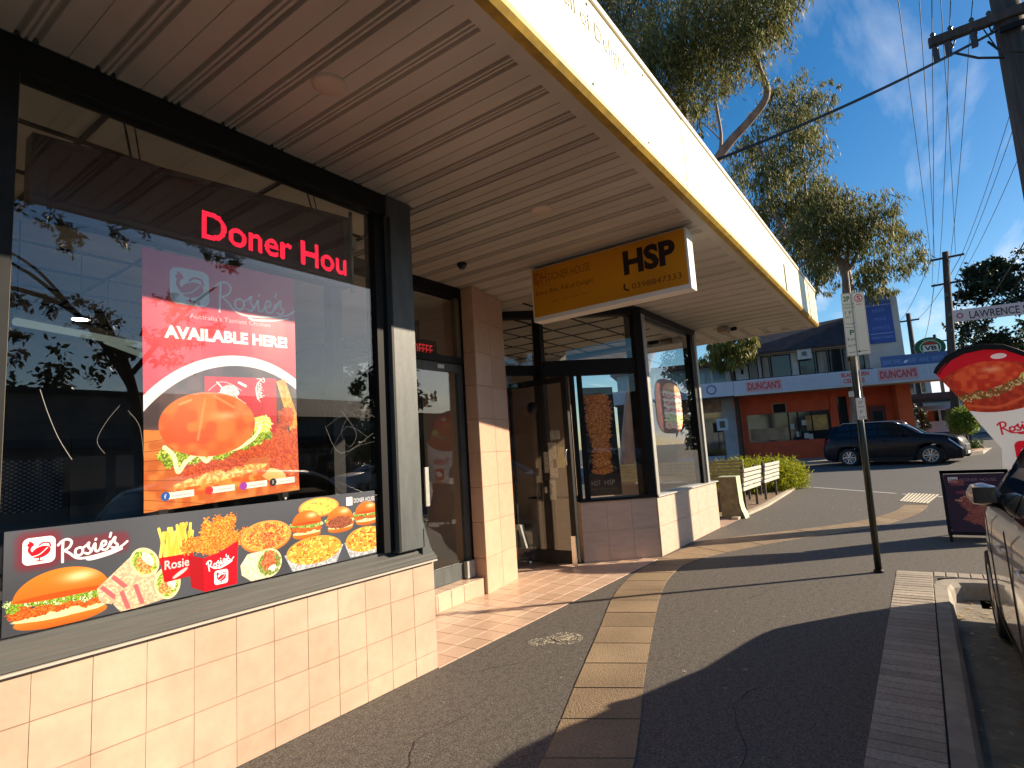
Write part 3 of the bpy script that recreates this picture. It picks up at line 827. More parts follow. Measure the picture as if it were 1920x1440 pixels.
# ---- curved band of large square pavers
M_paver = rand_mat('sand_paver', [(.24, .17, .10), (.33, .235, .14), (.28, .20, .12), (.37, .27, .165)], .85, bump=.8, bscale=110, var=.28, vscale=110, var2=.2)
BL = [(-.4, 1.05), (.8, 1.28), (2.41, 1.68), (3.22, 1.96), (4.30, 2.336), (5.51, 2.76), (6.51, 2.965), (7.54, 3.00), (8.93, 2.81), (9.89, 2.14), (11.29, 1.13), (12.8, .60), (14.3, .42)]
BR = [(-.25, .66), (.98, .88), (2.62, 1.29), (3.41, 1.575), (4.47, 1.94), (5.68, 2.33), (6.65, 2.55), (7.50, 2.53), (8.45, 2.18), (9.45, 1.63), (10.75, .78), (12.5, .24), (14.2, .02)]
def cat(P, n):
    out = []
    P = [Vector(p) for p in P]
    for i in range(len(P) - 1):
        p0, p1, p2, p3 = P[max(i - 1, 0)], P[i], P[i + 1], P[min(i + 2, len(P) - 1)]
        for k in range(n):
            t = k / n; out.append(0.5 * ((2 * p1) + (p2 - p0) * t + (2 * p0 - 5 * p1 + 4 * p2 - p3) * t * t + (3 * p1 - p0 - 3 * p2 + p3) * t ** 3))
    return out + [P[-1]]
CL, CR = cat(BL, 20), cat(BR, 20)
mb = MB(); mb.grid([[(a.x, a.y, .0015), (b.x, b.y, .0015)] for a, b in zip(CL, CR)], smooth=False, flip=True)
band = structure(mb.build('paved_band', mat('joint_sand', (.10, .075, .05), .95)))
WM['paved_band'] = Matrix.Identity(4)
acc = [0]
mids = [(a + b) / 2 for a, b in zip(CL, CR)]
for i in range(1, len(mids)): acc.append(acc[-1] + (mids[i] - mids[i - 1]).length)
def at_len(s_):
    i = int(np.searchsorted(acc, s_)) - 1; i = max(0, min(i, len(acc) - 2)); t = (s_ - acc[i]) / (acc[i + 1] - acc[i])
    return CL[i].lerp(CL[i + 1], t), CR[i].lerp(CR[i + 1], t)
s0 = .05
while s0 + .42 < acc[-1]:
    a0, b0 = at_len(s0 + .007); a1, b1 = at_len(s0 + .413)
    z = .006 + random.uniform(-.0012, .0012); e = .008
    MB().slab([(a0.x, a0.y, z), (b0.x, b0.y, z), (b1.x, b1.y, z + random.uniform(-.001, .001)), (a1.x, a1.y, z)], (0, 0, -.02)).build('paver', M_paver, band)
    s0 += .42
# ribbed tactile plate near the crossing
tac = thing('tactile_plate', 'worn cream ribbed tactile plate set in the asphalt near the crossing', 'tactile paving', (15.4, .25, 0), -.25)
M_tac = mat('cream_tactile', (.72, .66, .50), .8)
TB = [(14.25, .05), (16.15, -.18), (16.6, .42), (14.75, .55)]
MB().slab([(p[0], p[1], .003) for p in TB][::-1], (0, 0, .002)).build('base_plate', M_path, tac)
for k in range(9):
    t = (k + .5) / 9
    a = Vector(TB[0]).lerp(Vector(TB[3]), t); b = Vector(TB[1]).lerp(Vector(TB[2]), t); d = Vector((.0, .017))
    MB().slab([(a.x, a.y - d.y, .005), (b.x, b.y - d.y, .005), (b.x, b.y + d.y, .005), (a.x, a.y + d.y, .005)], (0, 0, .006)).build('rib', M_tac, tac)
# holding line
mb = MB(); a, b = Vector((19.0, 2.98)), Vector((15.5, -.33)); t = (b - a).normalized(); n_ = Vector((-t.y, t.x)) * .06
def seg(f0, f1):
    p, q = a.lerp(b, f0), a.lerp(b, f1)
    mb.face([(p.x - n_.x, p.y - n_.y, .005), (q.x - n_.x, q.y - n_.y, .005), (q.x + n_.x, q.y + n_.y, .005), (p.x + n_.x, p.y + n_.y, .005)])
seg(0, .50); seg(.53, .70); seg(.74, 1.0)
mb.build('painted_line', M_white_line)['kind'] = 'structure'
# far-side kerb/footpath strip of the cross street
def far_line(sv, d): return Vector((31.6, 4.3)) + Vector((.31, -.95)) * sv + Vector((-.95, -.31)) * d
mb = MB(); 
pts = [far_line(v, 2.6) for v in np.linspace(-30, 4.6, 16)]
rows = []
for p in pts:
    q = Vector(p) + Vector((.95, .31)) * .2; e_ = Vector(p) + Vector((.95, .31)) * 6
    rows.append([(p.x, p.y, gz(p.x) - .03), (p.x, p.y, gz(p.x) + .10), (q.x, q.y, gz(q.x) + .104), (e_.x, e_.y, gz(32) + .11)])
mb.grid(rows, smooth=False)
structure(mb.build('far_footpath', mat('far_footpath_concrete', (.26, .25, .23), .9, vscale=6, col2=(.34, .32, .29))))
# nature strip with a pale kerb on the right
isl = [(28.9, -.75), (30.6, -2.0), (39, -3.4), (40, -1.6), (31.6, -.35)]
mb = MB(); mb.prism([(p[0], p[1]) for p in isl], .2, .44); mb.f = mb.f
o_ = structure(mb.build('traffic_island', M_conc_pale))
mb = MB(); mb.prism([(29.7, -.95), (31, -1.75), (38.5, -3.0), (39.2, -1.8), (31.7, -.6)], .3, .47); structure(mb.build('island_soil', mat('island_mulch', (.22, .12, .08), .95, vscale=14, col2=(.34, .2, .13))))
# garden behind the corner shop
mb = MB(); mb.face([(x, y, .012) for x, y in ((11.9, 3.10), (13.7, 3.04), (16.9, 3.16), (19.6, 3.3), (19.7, 9), (10.4, 9), (10.4, 4.2))])
structure(mb.build('garden_bed', M_soil))
mb = MB(); ed = [(11.4, 3.0), (13.7, 2.94), (16.9, 3.06), (19.0, 3.15), (19.9, 3.5)]
for i in range(len(ed) - 1):
    a, b = Vector(ed[i]), Vector(ed[i + 1]); t = (b - a).normalized(); n_ = Vector((-t.y, t.x)) * .12
    mb.slab([(a.x, a.y, .05), (b.x, b.y, .05), (b.x + n_.x, b.y + n_.y, .05), (a.x + n_.x, a.y + n_.y, .05)][::-1], (0, 0, -.06))
structure(mb.build('garden_edging', M_conc_pale))
mb = MB(); mb.face([(x, y, .006) for x, y in ((10.35, 3.0), (12.0, 2.98), (12.0, 4.4), (10.35, 4.4))])
structure(mb.build('paved_apron', mat('pink_paving', (.40, .27, .19), .8, vscale=20, col2=(.48, .34, .24))))

# ---- alcove floor of square tiles
M_tile_f = rand_mat('salmon_floor_tile', [(.58, .40, .28), (.66, .47, .34), (.62, .43, .31), (.69, .51, .38)], .33, bump=.08, bscale=30, var=.06, vscale=25)
fl = structure(MB().box((3.15, 3.02, -.05), (7.6, 5.0, .001)).build('shop_porch_floor', mat('tile_joint', (.22, .15, .11), .9)))
WM['shop_porch_floor'] = Matrix.Identity(4)
tm = MB().box((-.104, -.104, -.01), (.104, .104, .006), .0025).build('tile', M_tile_f, mesh_only=True)
def in_splay(x, y): return y > 3.05 and (x - 6.88) * .745 + (y - 3.82) * .667 < -.05
for i in range(21):
    for j in range(9):
        X = 3.26 + i * .212; Y = 3.13 + j * .212
        if in_splay(X, Y): place('tile', tm, (X, Y, random.uniform(-.0008, .0005)), fl, (random.uniform(-.002, .002), random.uniform(-.002, .002), 0))

# cracks and gum spots in the asphalt
M_crack = mat('crack_dark', (.018, .016, .015), .95)
for pts in ([(1.9, .75), (2.5, .95), (2.9, .85), (3.5, 1.05), (3.8, .98)], [(5.6, 1.9), (5.9, 1.5), (6.4, 1.35), (6.7, .9), (6.9, .45)], [(3.2, 2.75), (3.5, 2.55), (3.6, 2.3)], [(9.6, 1.2), (10.2, .7), (10.9, .5), (11.6, -.3)], [(1.5, 2.3), (2.0, 2.2), (2.3, 2.4), (2.7, 2.35)]):
    q = cat(pts, 5); mb = MB(); rows = []
    for i, v in enumerate(q):
        j = random.uniform(-.012, .012); w_ = random.uniform(.0012, .0032); rows.append([(v.x, v.y + j - w_, .0022), (v.x, v.y + j + w_, .0022)])
    structure(mb.grid(rows, smooth=False, flip=True).build('asphalt_crack', M_crack))
mb = MB()
for k in range(170):
    x, y, r_ = random.uniform(1.5, 14), random.uniform(-.2, 2.9), random.uniform(.006, .018)
    mb.face([(x + r_ * random.uniform(.7, 1.2) * math.cos(a), y + r_ * random.uniform(.7, 1.2) * math.sin(a), .0025) for a in [k2 * .785 for k2 in range(8)]])
stuff(mb.build('gum_spots', mat('old_gum', (.20, .18, .16), .8, var=.5, vscale=3)))

# ================================================================== SHOP BUILDING
shop = thing('shop_building', 'single storey corner shop with salmon tiled base walls and dark framed windows', 'building', (5, 3.05, 0))
M_tile = rand_mat('peach_wall_tile', [(.53, .385, .275), (.58, .42, .305), (.555, .40, .285), (.60, .435, .32)], .38, bump=.1, bscale=25, var=.07, vscale=12, var2=.14)
M_tjoint = mat('tile_grout', (.50, .36, .26), .9)
M_dark = mat('dark_frame', (.010, .011, .012), .55, spec=.25, var=.35, vscale=8, dirt=.3)
M_grey = mat('grey_frame', (.070, .080, .080), .5, var=.22, vscale=14, bump=.15, bscale=60, stretch=(1, 1, .25))
M_sill = mat('grey_sill', (.105, .105, .098), .45, var=.12, vscale=22, bump=.1, bscale=70, stretch=(.12, 3, 3))
M_pale_frame = mat('pale_grey_frame', (.36, .37, .34), .45, var=.12, vscale=10)
M_glass = glass('window_glass', (.96, .965, .96), .055)
M_glass2 = glass('door_glass', (.95, .96, .955), .03)
M_black = mat('black_metal', (.008, .008, .009), .6, spec=.2)
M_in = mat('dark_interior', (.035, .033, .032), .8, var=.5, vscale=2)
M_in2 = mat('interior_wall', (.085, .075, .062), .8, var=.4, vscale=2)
M_ceil = mat('ceiling_tile', (.72, .68, .56), .9, var=.08, vscale=3)

def tiled_wall(x0, x1, y, z0, z1, core_depth=.18):
    core = MB().box((x0, y + .006, z0), (x1, y + core_depth, z1)).build('base_wall', M_tjoint, shop)
    t = {}
    zr = []
    z = z1 - .006
    for hh in (.205, .211, .211, .211):
        zl = max(z0 + .0, z - hh)
        if z - zl > .02: zr.append((zl + .004, z))
        z -= hh + .004
    xx = x1
    while xx > x0 + .02:
        xl = max(x0, xx - .2135)
        for (a, b) in zr:
            key = (round(xx - xl, 3), round(b - a, 3))
            if key not in t:
                t[key] = MB().box((-key[0] / 2 + .0009, -.004, -key[1] / 2 - .0012), (key[0] / 2 - .0009, .006, key[1] / 2 + .0012), .0009).build('tile', M_tile, mesh_only=True)
            place('tile', t[key], ((xx + xl) / 2, y + .002 + random.uniform(-.0008, .0008), (a + b) / 2), core, (random.uniform(-.003, .003), 0, random.uniform(-.003, .003)))
        xx = xl
    return core
WM2 = WM
def reg(o): WM[o.name] = WM[shop.name]; return o
_b = tiled_wall
# main low wall under the big window
cw = tiled_wall(-1.6, 3.16, 3.04, 0.0, .765)
# return of that wall into the porch
MB().box((3.07, 3.22, 0), (3.155, 4.2, .765)).build('base_wall', M_tile, shop)
# sill: sloped grey metal with a drip edge
mb = MB()
prof = [(3.02, .768), (3.005, .776), (3.005, .792), (3.018, .802), (3.028, .800), (3.028, .816), (3.05, .830), (3.052, .824), (3.052, .842), (3.085, .866), (3.085, .885), (3.14, .885)]
mb.grid([[(x, a, b) for a, b in prof] for x in (-1.6, 3.165)], smooth=False)
mb.face([(3.165, a, b) for a, b in prof] + [(3.165, 3.14, .768)])
mb.build('window_sill', M_sill, shop)
MB().box((-1.6, 3.004, .757), (3.168, 3.03, .768)).build('sill_strip', mat('pale_sill_strip', (.5, .45, .38), .5), shop)
# header beam and posts
MB().box((-1.6, 3.03, 3.315), (3.045, 3.15, 3.468), .004).build('header_beam', M_dark, shop)
MB().box((.60, 3.03, .88), (.688, 3.14, 3.315), .004).build('window_post', M_dark, shop)
MB().box((.672, 3.045, .885), (.692, 3.07, 3.31), .002).build('window_bead', mat('bronze_bead', (.18, .15, .10), .5), shop)
MB().box((2.705, 3.05, .885), (2.80, 3.16, 3.315)).build('window_post', M_black, shop)
post = MB().box((2.80, 3.012, .87), (3.045, 3.24, 3.468), .006).build('corner_post', M_grey, shop)
MB().box((2.80, 3.006, .88), (2.822, 3.012, 3.3)).build('post_bead', M_dark, post)
MB().slab([(3.046, 3.03, .87), (3.046, 3.16, .87), (3.046, 3.16, 1.12), (3.046, 3.03, 1.0)], (.02, 0, 0)).build('flashing', M_pale_frame, shop)
MB().slab([(3.046, 3.03, .772), (3.16, 3.03, .772), (3.046, 3.03, 1.10)], (0, .13, 0)).build('flashing', M_grey, shop)
# glass
MB().slab([(-1.5, 3.08, .885), (.60, 3.08, .885), (.60, 3.08, 3.315), (-1.5, 3.08, 3.315)], (0, .006, 0)).build('window_pane', M_glass, shop)
pane = MB().slab([(.688, 3.08, .885), (2.705, 3.08, .885), (2.705, 3.08, 3.315), (.688, 3.08, 3.315)], (0, .006, 0)).build('window_pane', M_glass, shop)
WM[pane.name] = WM[shop.name]
# scratched lines on the glass
M_scr = mat('scratch', (.22, .22, .20), .6)
for k, pts in enumerate([[(75, 730), (90, 775), (110, 822), (135, 862)], [(225, 760), (200, 790), (182, 826), (196, 850)], [(240, 770), (262, 800), (270, 860)], [(612, 800), (640, 780), (668, 772), (690, 790)], [(620, 850), (650, 800), (690, 820)], [(640, 770), (668, 812), (655, 838), (640, 810), (660, 776), (680, 800)], [(610, 800), (640, 850), (700, 812)], [(636, 866), (668, 838), (702, 828)]]):
    P_ = [aty(a, b, 3.078) for a, b in pts]
    P_ = [Vector((q[0], 3.078, q[1])) for q in cat([(v.x, v.z) for v in P_], 4)]
    MB().tube(P_, .0006 if k else .0013, 3, smooth=False).build('scratch', M_scr, pane)

# soft wall pieces behind: room 1
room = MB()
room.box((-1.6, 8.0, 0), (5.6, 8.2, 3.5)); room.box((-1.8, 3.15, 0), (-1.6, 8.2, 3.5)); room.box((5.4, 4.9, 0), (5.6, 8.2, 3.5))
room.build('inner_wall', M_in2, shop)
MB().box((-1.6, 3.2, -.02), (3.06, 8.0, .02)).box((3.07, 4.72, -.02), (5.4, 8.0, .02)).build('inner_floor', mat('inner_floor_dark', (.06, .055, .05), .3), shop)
ce = MB()
ce.box((-1.6, 3.16, 3.36), (3.0, 8.0, 3.40)); ce.build('inner_ceiling', M_ceil, shop)
tb = MB()
for k in range(8): tb.box((-1.6, 3.55 + k * .62, 3.345), (3.0, 3.575 + k * .62, 3.36))
for k in range(5): tb.box((-.9 + k * .98, 3.2, 3.345), (-.875 + k * .98, 8, 3.36))
tb.build('ceiling_grid', M_black, shop)
MB().box((3.2, 4.35, 3.36), (5.4, 8.0, 3.40)).build('inner_ceiling', M_ceil, shop)
# roof slab keeps the sun out of the rooms
MB().prism([(-1.8, 3.16), (3.2, 3.16), (3.2, 4.5), (5.6, 4.9), (6.2, 5.0), (6.6, 4.3), (7.6, 3.16), (10.2, 3.16), (10.2, 12), (-1.8, 12)], 3.52, 3.95).build('roof', mat('roof_sheet', (.3, .3, .3), .7), shop)
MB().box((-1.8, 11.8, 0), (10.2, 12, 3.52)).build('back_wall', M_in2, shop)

# --- porch door ---------------------------------------------------------
step = MB().prism([(3.16, 3.96), (4.99, 4.06), (4.99, 4.7), (3.16, 4.7)], 0, .18).build('step', M_tjoint, shop)
WM[step.name] = WM[shop.name]
sd = Vector((4.99 - 3.16, 4.06 - 3.96, 0)).normalized()
ang = math.atan2(sd.y, sd.x)
st = MB().box((-.103, -.004, -.08), (.103, .006, .08), .003).build('tile', M_tile, mesh_only=True)
for k in range(8):
    q = Vector((3.27, 3.964, .093)) + sd * (.21 * k)
    place('tile', st, q, step, (0, 0, ang))
st2 = MB().box((-.103, -.09, -.01), (.103, .09, .006), .003).build('tile', M_tile_f, mesh_only=True)
for k in range(8):
    q = Vector((3.26, 4.055, .181)) + sd * (.21 * k); place('tile', st2, q, step, (0, 0, ang))
YD = 4.22
fr = MB()
fr.box((3.2, YD, .18), (3.32, YD + .1, 3.46)); fr.box((5.0, YD - .02, .18), (5.11, YD + .12, 3.46)); fr.box((3.2, YD - .02, 3.34), (5.0, YD + .1, 3.468))
fr.build('door_frame', M_black, shop)
MB().box((3.32, YD - .03, 2.56), (5.0, YD + .07, 2.635), .003).build('transom', M_dark, shop)
MB().slab([(3.32, YD + .04, 2.64), (4.93, YD + .04, 2.64), (4.93, YD + .04, 3.34), (3.32, YD + .04, 3.34)], (0, .006, 0)).build('transom_pane', M_glass, shop)
MB().box((4.93, YD, 2.64), (5.0, YD + .06, 3.34)).build('transom_bead', mat('bronze_bead', (.18, .15, .10), .5), shop)
dr = MB().box((4.02, YD, 2.46), (5.0, YD + .05, 2.555)).box((4.92, YD, .19), (5.0, YD + .05, 2.46)).box((4.0, YD, .19), (4.1, YD + .05, 2.46)).box((4.1, YD, .19), (4.92, YD + .05, .36)).build('door', M_grey, shop)
MB().slab([(4.1, YD + .02, .36), (4.92, YD + .02, .36), (4.92, YD + .02, 2.46), (4.1, YD + .02, 2.46)], (0, .006, 0)).build('door_pane', M_glass, dr)
MB().box((4.86, YD - .05, .19), (5.0, YD, .37), .004).build('kick_block', M_pale_frame, dr)
MB().box((4.30, YD - .02, 1.02), (4.36, YD + .0, 1.42), .004).build('push_plate', M_pale_frame, dr)
MB().box((4.58, YD - .012, 2.49), (4.68, YD - .002, 2.53)).build('door_sensor', mat('sensor_white', (.7, .72, .7), .4), dr)
MB().slab([(3.32, YD + .02, .2), (4.0, YD + .02, .2), (4.0, YD + .02, 2.56), (3.32, YD + .02, 2.56)], (0, .006, 0)).build('side_pane', M_glass, shop)

# --- tiled pillar ----------------------------------------------------------
PA, PB_ = Vector((5.02, 4.03)), Vector((5.80, 4.18))
pc = MB().prism([(PA.x + .004, PA.y + .006), (PB_.x - .002, PB_.y + .006), (5.80, 4.95), (5.08, 4.95)], 0, 3.465).build('pillar', M_tjoint, shop)
M_tile_p = rand_mat('pillar_tile', [(.56, .36, .25), (.61, .40, .28), (.585, .38, .265), (.63, .42, .295)], .3, bump=.1, bscale=25, var=.06, vscale=10)
u = (PB_ - PA); Lp = u.length; u.normalize(); nx = Vector((u.y, -u.x))
rowh = 3.465 / 9
tp = MB().box((-Lp / 4 + .002, -.004, -rowh / 2 + .002), (Lp / 4 - .002, .006, rowh / 2 - .002), .002).build('tile', M_tile_p, mesh_only=True)
tp2 = MB().box((-.12, -.004, -rowh / 2 + .002), (.12, .006, rowh / 2 - .002), .002).build('tile', M_tile_p, mesh_only=True)
for r in range(9):
    for k in range(2):
        q = PA + u * (Lp * (.25 + .5 * k)) + nx * -.002
        place('tile', tp, (q.x, q.y, rowh * (r + .5)), pc, (0, 0, math.atan2(u.y, u.x)))
    for k in range(1):
        place('tile', tp2, (5.022, 4.152, rowh * (r + .5)), pc, (0, 0, -math.pi / 2))

# --- splayed corner shop front ---------------------------------------------
SC = Vector((7.57, 3.05)); S0 = Vector((6.42, 4.333)); sdir = (S0 - SC).normalized(); sn = Vector((-.745, -.667))   # sn: outward
def sp(t, d, z): q = SC + sdir * t - sn * d; return Vector((q.x, q.y, z))    # t from the corner, d inwards
def spbox(mb, t0, t1, d0, d1, z0, z1):
    mb.prism([(sp(t0, d0, 0).x, sp(t0, d0, 0).y), (sp(t1, d0, 0).x, sp(t1, d0, 0).y), (sp(t1, d1, 0).x, sp(t1, d1, 0).y), (sp(t0, d1, 0).x, sp(t0, d1, 0).y)][::1], z0, z1); return mb
TL = (S0 - SC).length
M_panel = mat('peach_panel', (.62, .47, .36), .45, var=.07, vscale=5, bump=.15, bscale=90, stretch=(1, 1, 4))
WL = 1.06
sw = spbox(MB(), 0.0, WL, .0, .2, 0, .795).build('splay_wall', M_panel, shop)
WM[sw.name] = WM[shop.name]
for k in range(3):
    spbox(MB(), .01 + k * .35, .355 + k * .35, -.006, .002, .02, .395).build('panel', M_panel, sw)
    spbox(MB(), .01 + k * .35, .355 + k * .35, -.006, .002, .40, .785).build('panel', M_panel, sw)
spbox(MB(), -.02, WL + .01, -.03, .22, .797, .83).build('splay_sill', M_black, shop)
spbox(MB(), .06, TL - .3, .03, .13, 2.53, 2.75).build('transom_beam', M_black, shop)
spbox(MB(), .06, TL + .6, .0, .14, 3.37, 3.468).build('splay_header', M_dark, shop)
MB().box((6.70, 4.20, 0), (6.80, 4.32, 3.40)).build('splay_post', M_dark, shop)
spbox(MB(), WL - .05, WL, .03, .13, .83, 2.53).build('splay_mullion', M_black, shop)
lw_ = MB().box((7.38, 4.20, .02), (7.52, 5.0, .80)).build('inner_low_wall', M_panel, shop)
MB().box((7.36, 4.18, .80), (7.54, 5.02, .83)).build('inner_sill', M_black, shop)
spbox(MB(), .12, TL - .36, .07, .076, 2.75, 3.37).build('upper_pane', M_glass, shop)
spbox(MB(), .12, WL - .05, .07, .076, .83, 2.53).build('splay_pane', M_glass2, shop)
# inner black mullion between poster and corner
spbox(MB(), .90, .955, .03, .13, .83, 2.53).build('splay_mullion', M_black, shop)
# entrance glazing between pillar and splay
e0, e1 = Vector((6.75, 4.33, 0)), Vector((5.86, 4.92, 0))
ev = (e1 - e0).normalized(); en = Vector((-ev.y, ev.x, 0))
def eb(mb, a, b, z0, z1, th=.05):
    p, q = e0 + ev * a, e0 + ev * b
    mb.prism([(p.x, p.y), (q.x, q.y), (q.x + en.x * th, q.y + en.y * th), (p.x + en.x * th, p.y + en.y * th)], z0, z1); return mb
EL = (e1 - e0).length
eb(eb(eb(MB(), 0, EL, 2.58, 2.72), 0, .05, 0, 2.58), EL - .05, EL, 0, 3.4).build('entrance_frame', M_black, shop)
eb(MB(), 0.05, EL - .05, .02, 2.58, .006).build('entrance_pane', M_glass2, shop)
eb(MB(), 0.0, EL, 2.72, 3.42, .006).build('upper_pane', M_glass, shop)
# open glazed door leaf
lf = MB().box((6.60, 3.78, .05), (6.66, 3.86, 2.50)).box((6.60, 4.70, .05), (6.63, 4.73, 2.50)).box((6.60, 3.86, .04), (6.65, 4.70, .20)).box((6.60, 3.86, 2.42), (6.65, 4.70, 2.50)).build('door_leaf', M_dark, shop)
WM[lf.name] = WM[shop.name]
MB().box((6.62, 3.86, .20), (6.626, 4.70, 2.42)).build('leaf_pane', glass('leaf_glass', (.93, .94, .93), .075), lf)
M_chrome = mat('worn_steel', (.62, .60, .56), .25, metal=.9)
MB().box((6.575, 3.79, .02), (6.60, 3.86, .40), .004).build('bolt', M_chrome, lf)
MB().tube([(6.60, 3.83, 1.30), (6.555, 3.83, 1.32), (6.555, 3.83, 1.50), (6.60, 3.83, 1.52)], .012, 8).build('door_handle', M_chrome, lf)
# leaflets stuck inside the glass of the leaf
M_paper = mat('paper_notice', (.42, .42, .38), .8, var=.35, vscale=30)
M_paper2 = mat('yellow_notice', (.52, .50, .20), .8, var=.3, vscale=40)
for i, (y0, z0, y1, z1, mm) in enumerate([(4.02, 1.15, 4.14, 1.62, M_paper), (4.06, .86, 4.16, 1.12, M_paper), (4.00, 1.28, 4.02 + .06, 1.40, M_paper2), (3.90, 1.28, 3.99, 1.56, M_paper2), (3.95, 1.66, 4.10, 1.78, M_paper), (4.15, 1.22, 4.22, 1.5, M_paper), (4.2, .95, 4.24, 1.03, M_paper)]):
    MB().box((6.628, y0, z0), (6.630, y1, z1)).build('notice', mm, lf)
MB().lathe([(.001, 0), (.085, 0), (.085, .006), (.001, .006)], (6.628, 4.36, 2.12), 20, 'x').build('round_sticker', mat('dark_sticker', (.03, .02, .04), .4), lf)

# corner window towards the street
MB().box((7.57, 3.04 + .0, 0), (10.33, 3.05 + .2, .795)).build('base_wall', M_tjoint, shop)
corner_wall = shop.children[-1]
zr = [(.005, .395), (.40, .79)]
for a, b in zr:
    k0 = 7.575
    while k0 < 10.3:
        k1 = min(10.33, k0 + .555)
        MB().box((k0 + .001, 3.032, a), (k1 - .001, 3.042, b), .002).build('panel', M_panel, corner_wall); k0 += .555
MB().box((10.326, 3.045, .0), (10.338, 5.0, .79)).build('base_wall', M_panel, shop)
MB().slab([(7.56, 3.00, .797), (10.37, 3.00, .797), (10.37, 3.26, .797), (7.56, 3.26, .797)][::-1], (0, 0, .018)).build('corner_sill', mat('pale_sill', (.50, .49, .45), .5, var=.1, vscale=9), shop)
cp = MB().prism([(7.50, 3.12), (7.57, 3.035), (7.70, 3.035), (7.70, 3.26), (7.58, 3.30)], .815, 3.468).build('corner_post', M_black, shop)
WM[cp.name] = WM[shop.name]
MB().box((7.575, 3.020, .82), (7.675, 3.034, 3.37), .002).build('post_cover', M_pale_frame, cp)
ep = MB().box((9.78, 3.06, .815), (9.90, 3.20, 3.468)).build('end_post', M_black, shop)
WM[ep.name] = WM[shop.name]
MB().box((9.92, 3.032, .815), (10.02, 3.07, 3.40), .002).build('post_cover', M_pale_frame, ep)
MB().box((7.70, 3.04, 3.37), (10.02, 3.14, 3.468)).build('header_beam', M_dark, shop)
MB().slab([(7.70, 3.09, .815), (9.78, 3.09, .815), (9.78, 3.09, 3.37), (7.70, 3.09, 3.37)], (0, .006, 0)).build('corner_pane', M_glass2, shop)
MB().slab([(9.98, 3.2, .815), (9.98, 5.6, .815), (9.98, 5.6, 3.3), (9.98, 3.2, 3.3)], (.006, 0, 0)).build('side_pane', M_glass2, shop)
MB().box((9.92, 5.6, 0), (10.1, 12, 3.5)).build('side_wall', M_panel, shop)
MB().box((9.93, 3.2, 3.3), (10.02, 5.6, 3.47)).build('header_beam', M_dark, shop)
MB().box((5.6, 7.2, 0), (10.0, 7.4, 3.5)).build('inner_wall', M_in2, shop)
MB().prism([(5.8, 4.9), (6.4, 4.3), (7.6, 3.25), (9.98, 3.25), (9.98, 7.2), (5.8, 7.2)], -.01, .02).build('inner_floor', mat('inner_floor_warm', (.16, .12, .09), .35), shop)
MB().prism([(5.82, 4.95), (6.45, 4.4), (7.65, 3.3), (9.9, 3.3), (9.9, 7.2), (5.82, 7.2)], 3.40, 3.43).build('inner_ceiling', M_ceil, shop)
tb = MB()
for k in range(6): tb.box((5.9, 3.9 + k * .6, 3.385), (9.9, 3.92 + k * .6, 3.40))
for k in range(6): tb.box((6.4 + k * .6, 4.4 if k < 2 else 3.4, 3.385), (6.42 + k * .6, 7.2, 3.40))
tb.build('ceiling_grid', M_black, shop)
# orange wall board inside the corner room and a steel bench
MB().box((8.6, 7.0, .9), (9.9, 7.19, 2.9)).build('wall_board', mat('menu_wall', (.38, .14, .07), .7, var=.4, vscale=4), shop)

# ---- things inside room 1 ---------------------------------------------------
ct = thing('counter', 'pale low service counter deep inside the dark shop behind the big window', 'counter', (1.6, 5.6, 0))
MB().box((.2, 5.3, .0), (3.9, 5.9, 1.02)).build('front', mat('counter_front', (.17, .19, .17), .5, var=.2, vscale=3), ct)
MB().box((.15, 5.22, 1.02), (3.95, 5.95, 1.07), .008).build('top', mat('counter_top', (.28, .29, .27), .3), ct)
ck = thing('perforated_screen', 'black and grey checkered screen inside the big window at the far left', 'screen', (.9, 3.7, 0))
print_panel('panel', [(.55, 3.7, 1.36), (1.09, 3.7, 1.36), (1.09, 3.7, 1.62), (.55, 3.7, 1.62)], printmat('checker_print', PR['checker'], .6), ck)
MB().box((.52, 3.705, 0), (1.10, 4.2, 1.36)).build('cabinet', M_in, ck)
for i, (x, y) in enumerate(((.62, 3.42), (.30, 3.55))):
    lab = ('red topped bar stool behind the lower left corner of the food strip', 'red bar stool just outside the left edge of the big window')[i]
    s_ = thing('bar_stool', lab, 'stool', (x, y, 0), group='red stools in the window')
    MB().lathe([(.01, .98), (.16, .98), (.17, 1.01), (.16, 1.05), (.01, 1.06)], (x, y, 0), 18).build('seat', mat('red_vinyl', (.5, .03, .03), .35), s_)
    for k in range(4):
        a = math.pi / 4 + k * math.pi / 2
        MB().tube([(x + .1 * math.cos(a), y + .1 * math.sin(a), .98), (x + .19 * math.cos(a), y + .19 * math.sin(a), .02)], .014, 6).build('leg', mat('red_metal', (.35, .02, .02), .4), s_)
for i, (x, y, z) in enumerate(((1.70, 5.5, 3.30), (4.0, 5.4, 3.30), (-.2, 5.5, 3.3))):
    pass
fr_ = thing('drinks_fridge', 'dark upright drinks fridge against the back wall inside the shop', 'fridge', (2.2, 7.4, 0))
MB().box((1.4, 7.2, 0), (2.9, 7.9, 2.1), .02).build('cabinet', M_in, fr_)
MB().box((1.46, 7.18, .25), (2.12, 7.2, 1.95)).build('door', mat('fridge_glass', (.05, .06, .07), .1), fr_)
MB().box((2.18, 7.18, .25), (2.84, 7.2, 1.95)).build('door', MATS['fridge_glass'], fr_)
M_lampw = mat('lit_downlight', (1, 1, 1), .5, emit=(1.0, .97, .9), estr=14)
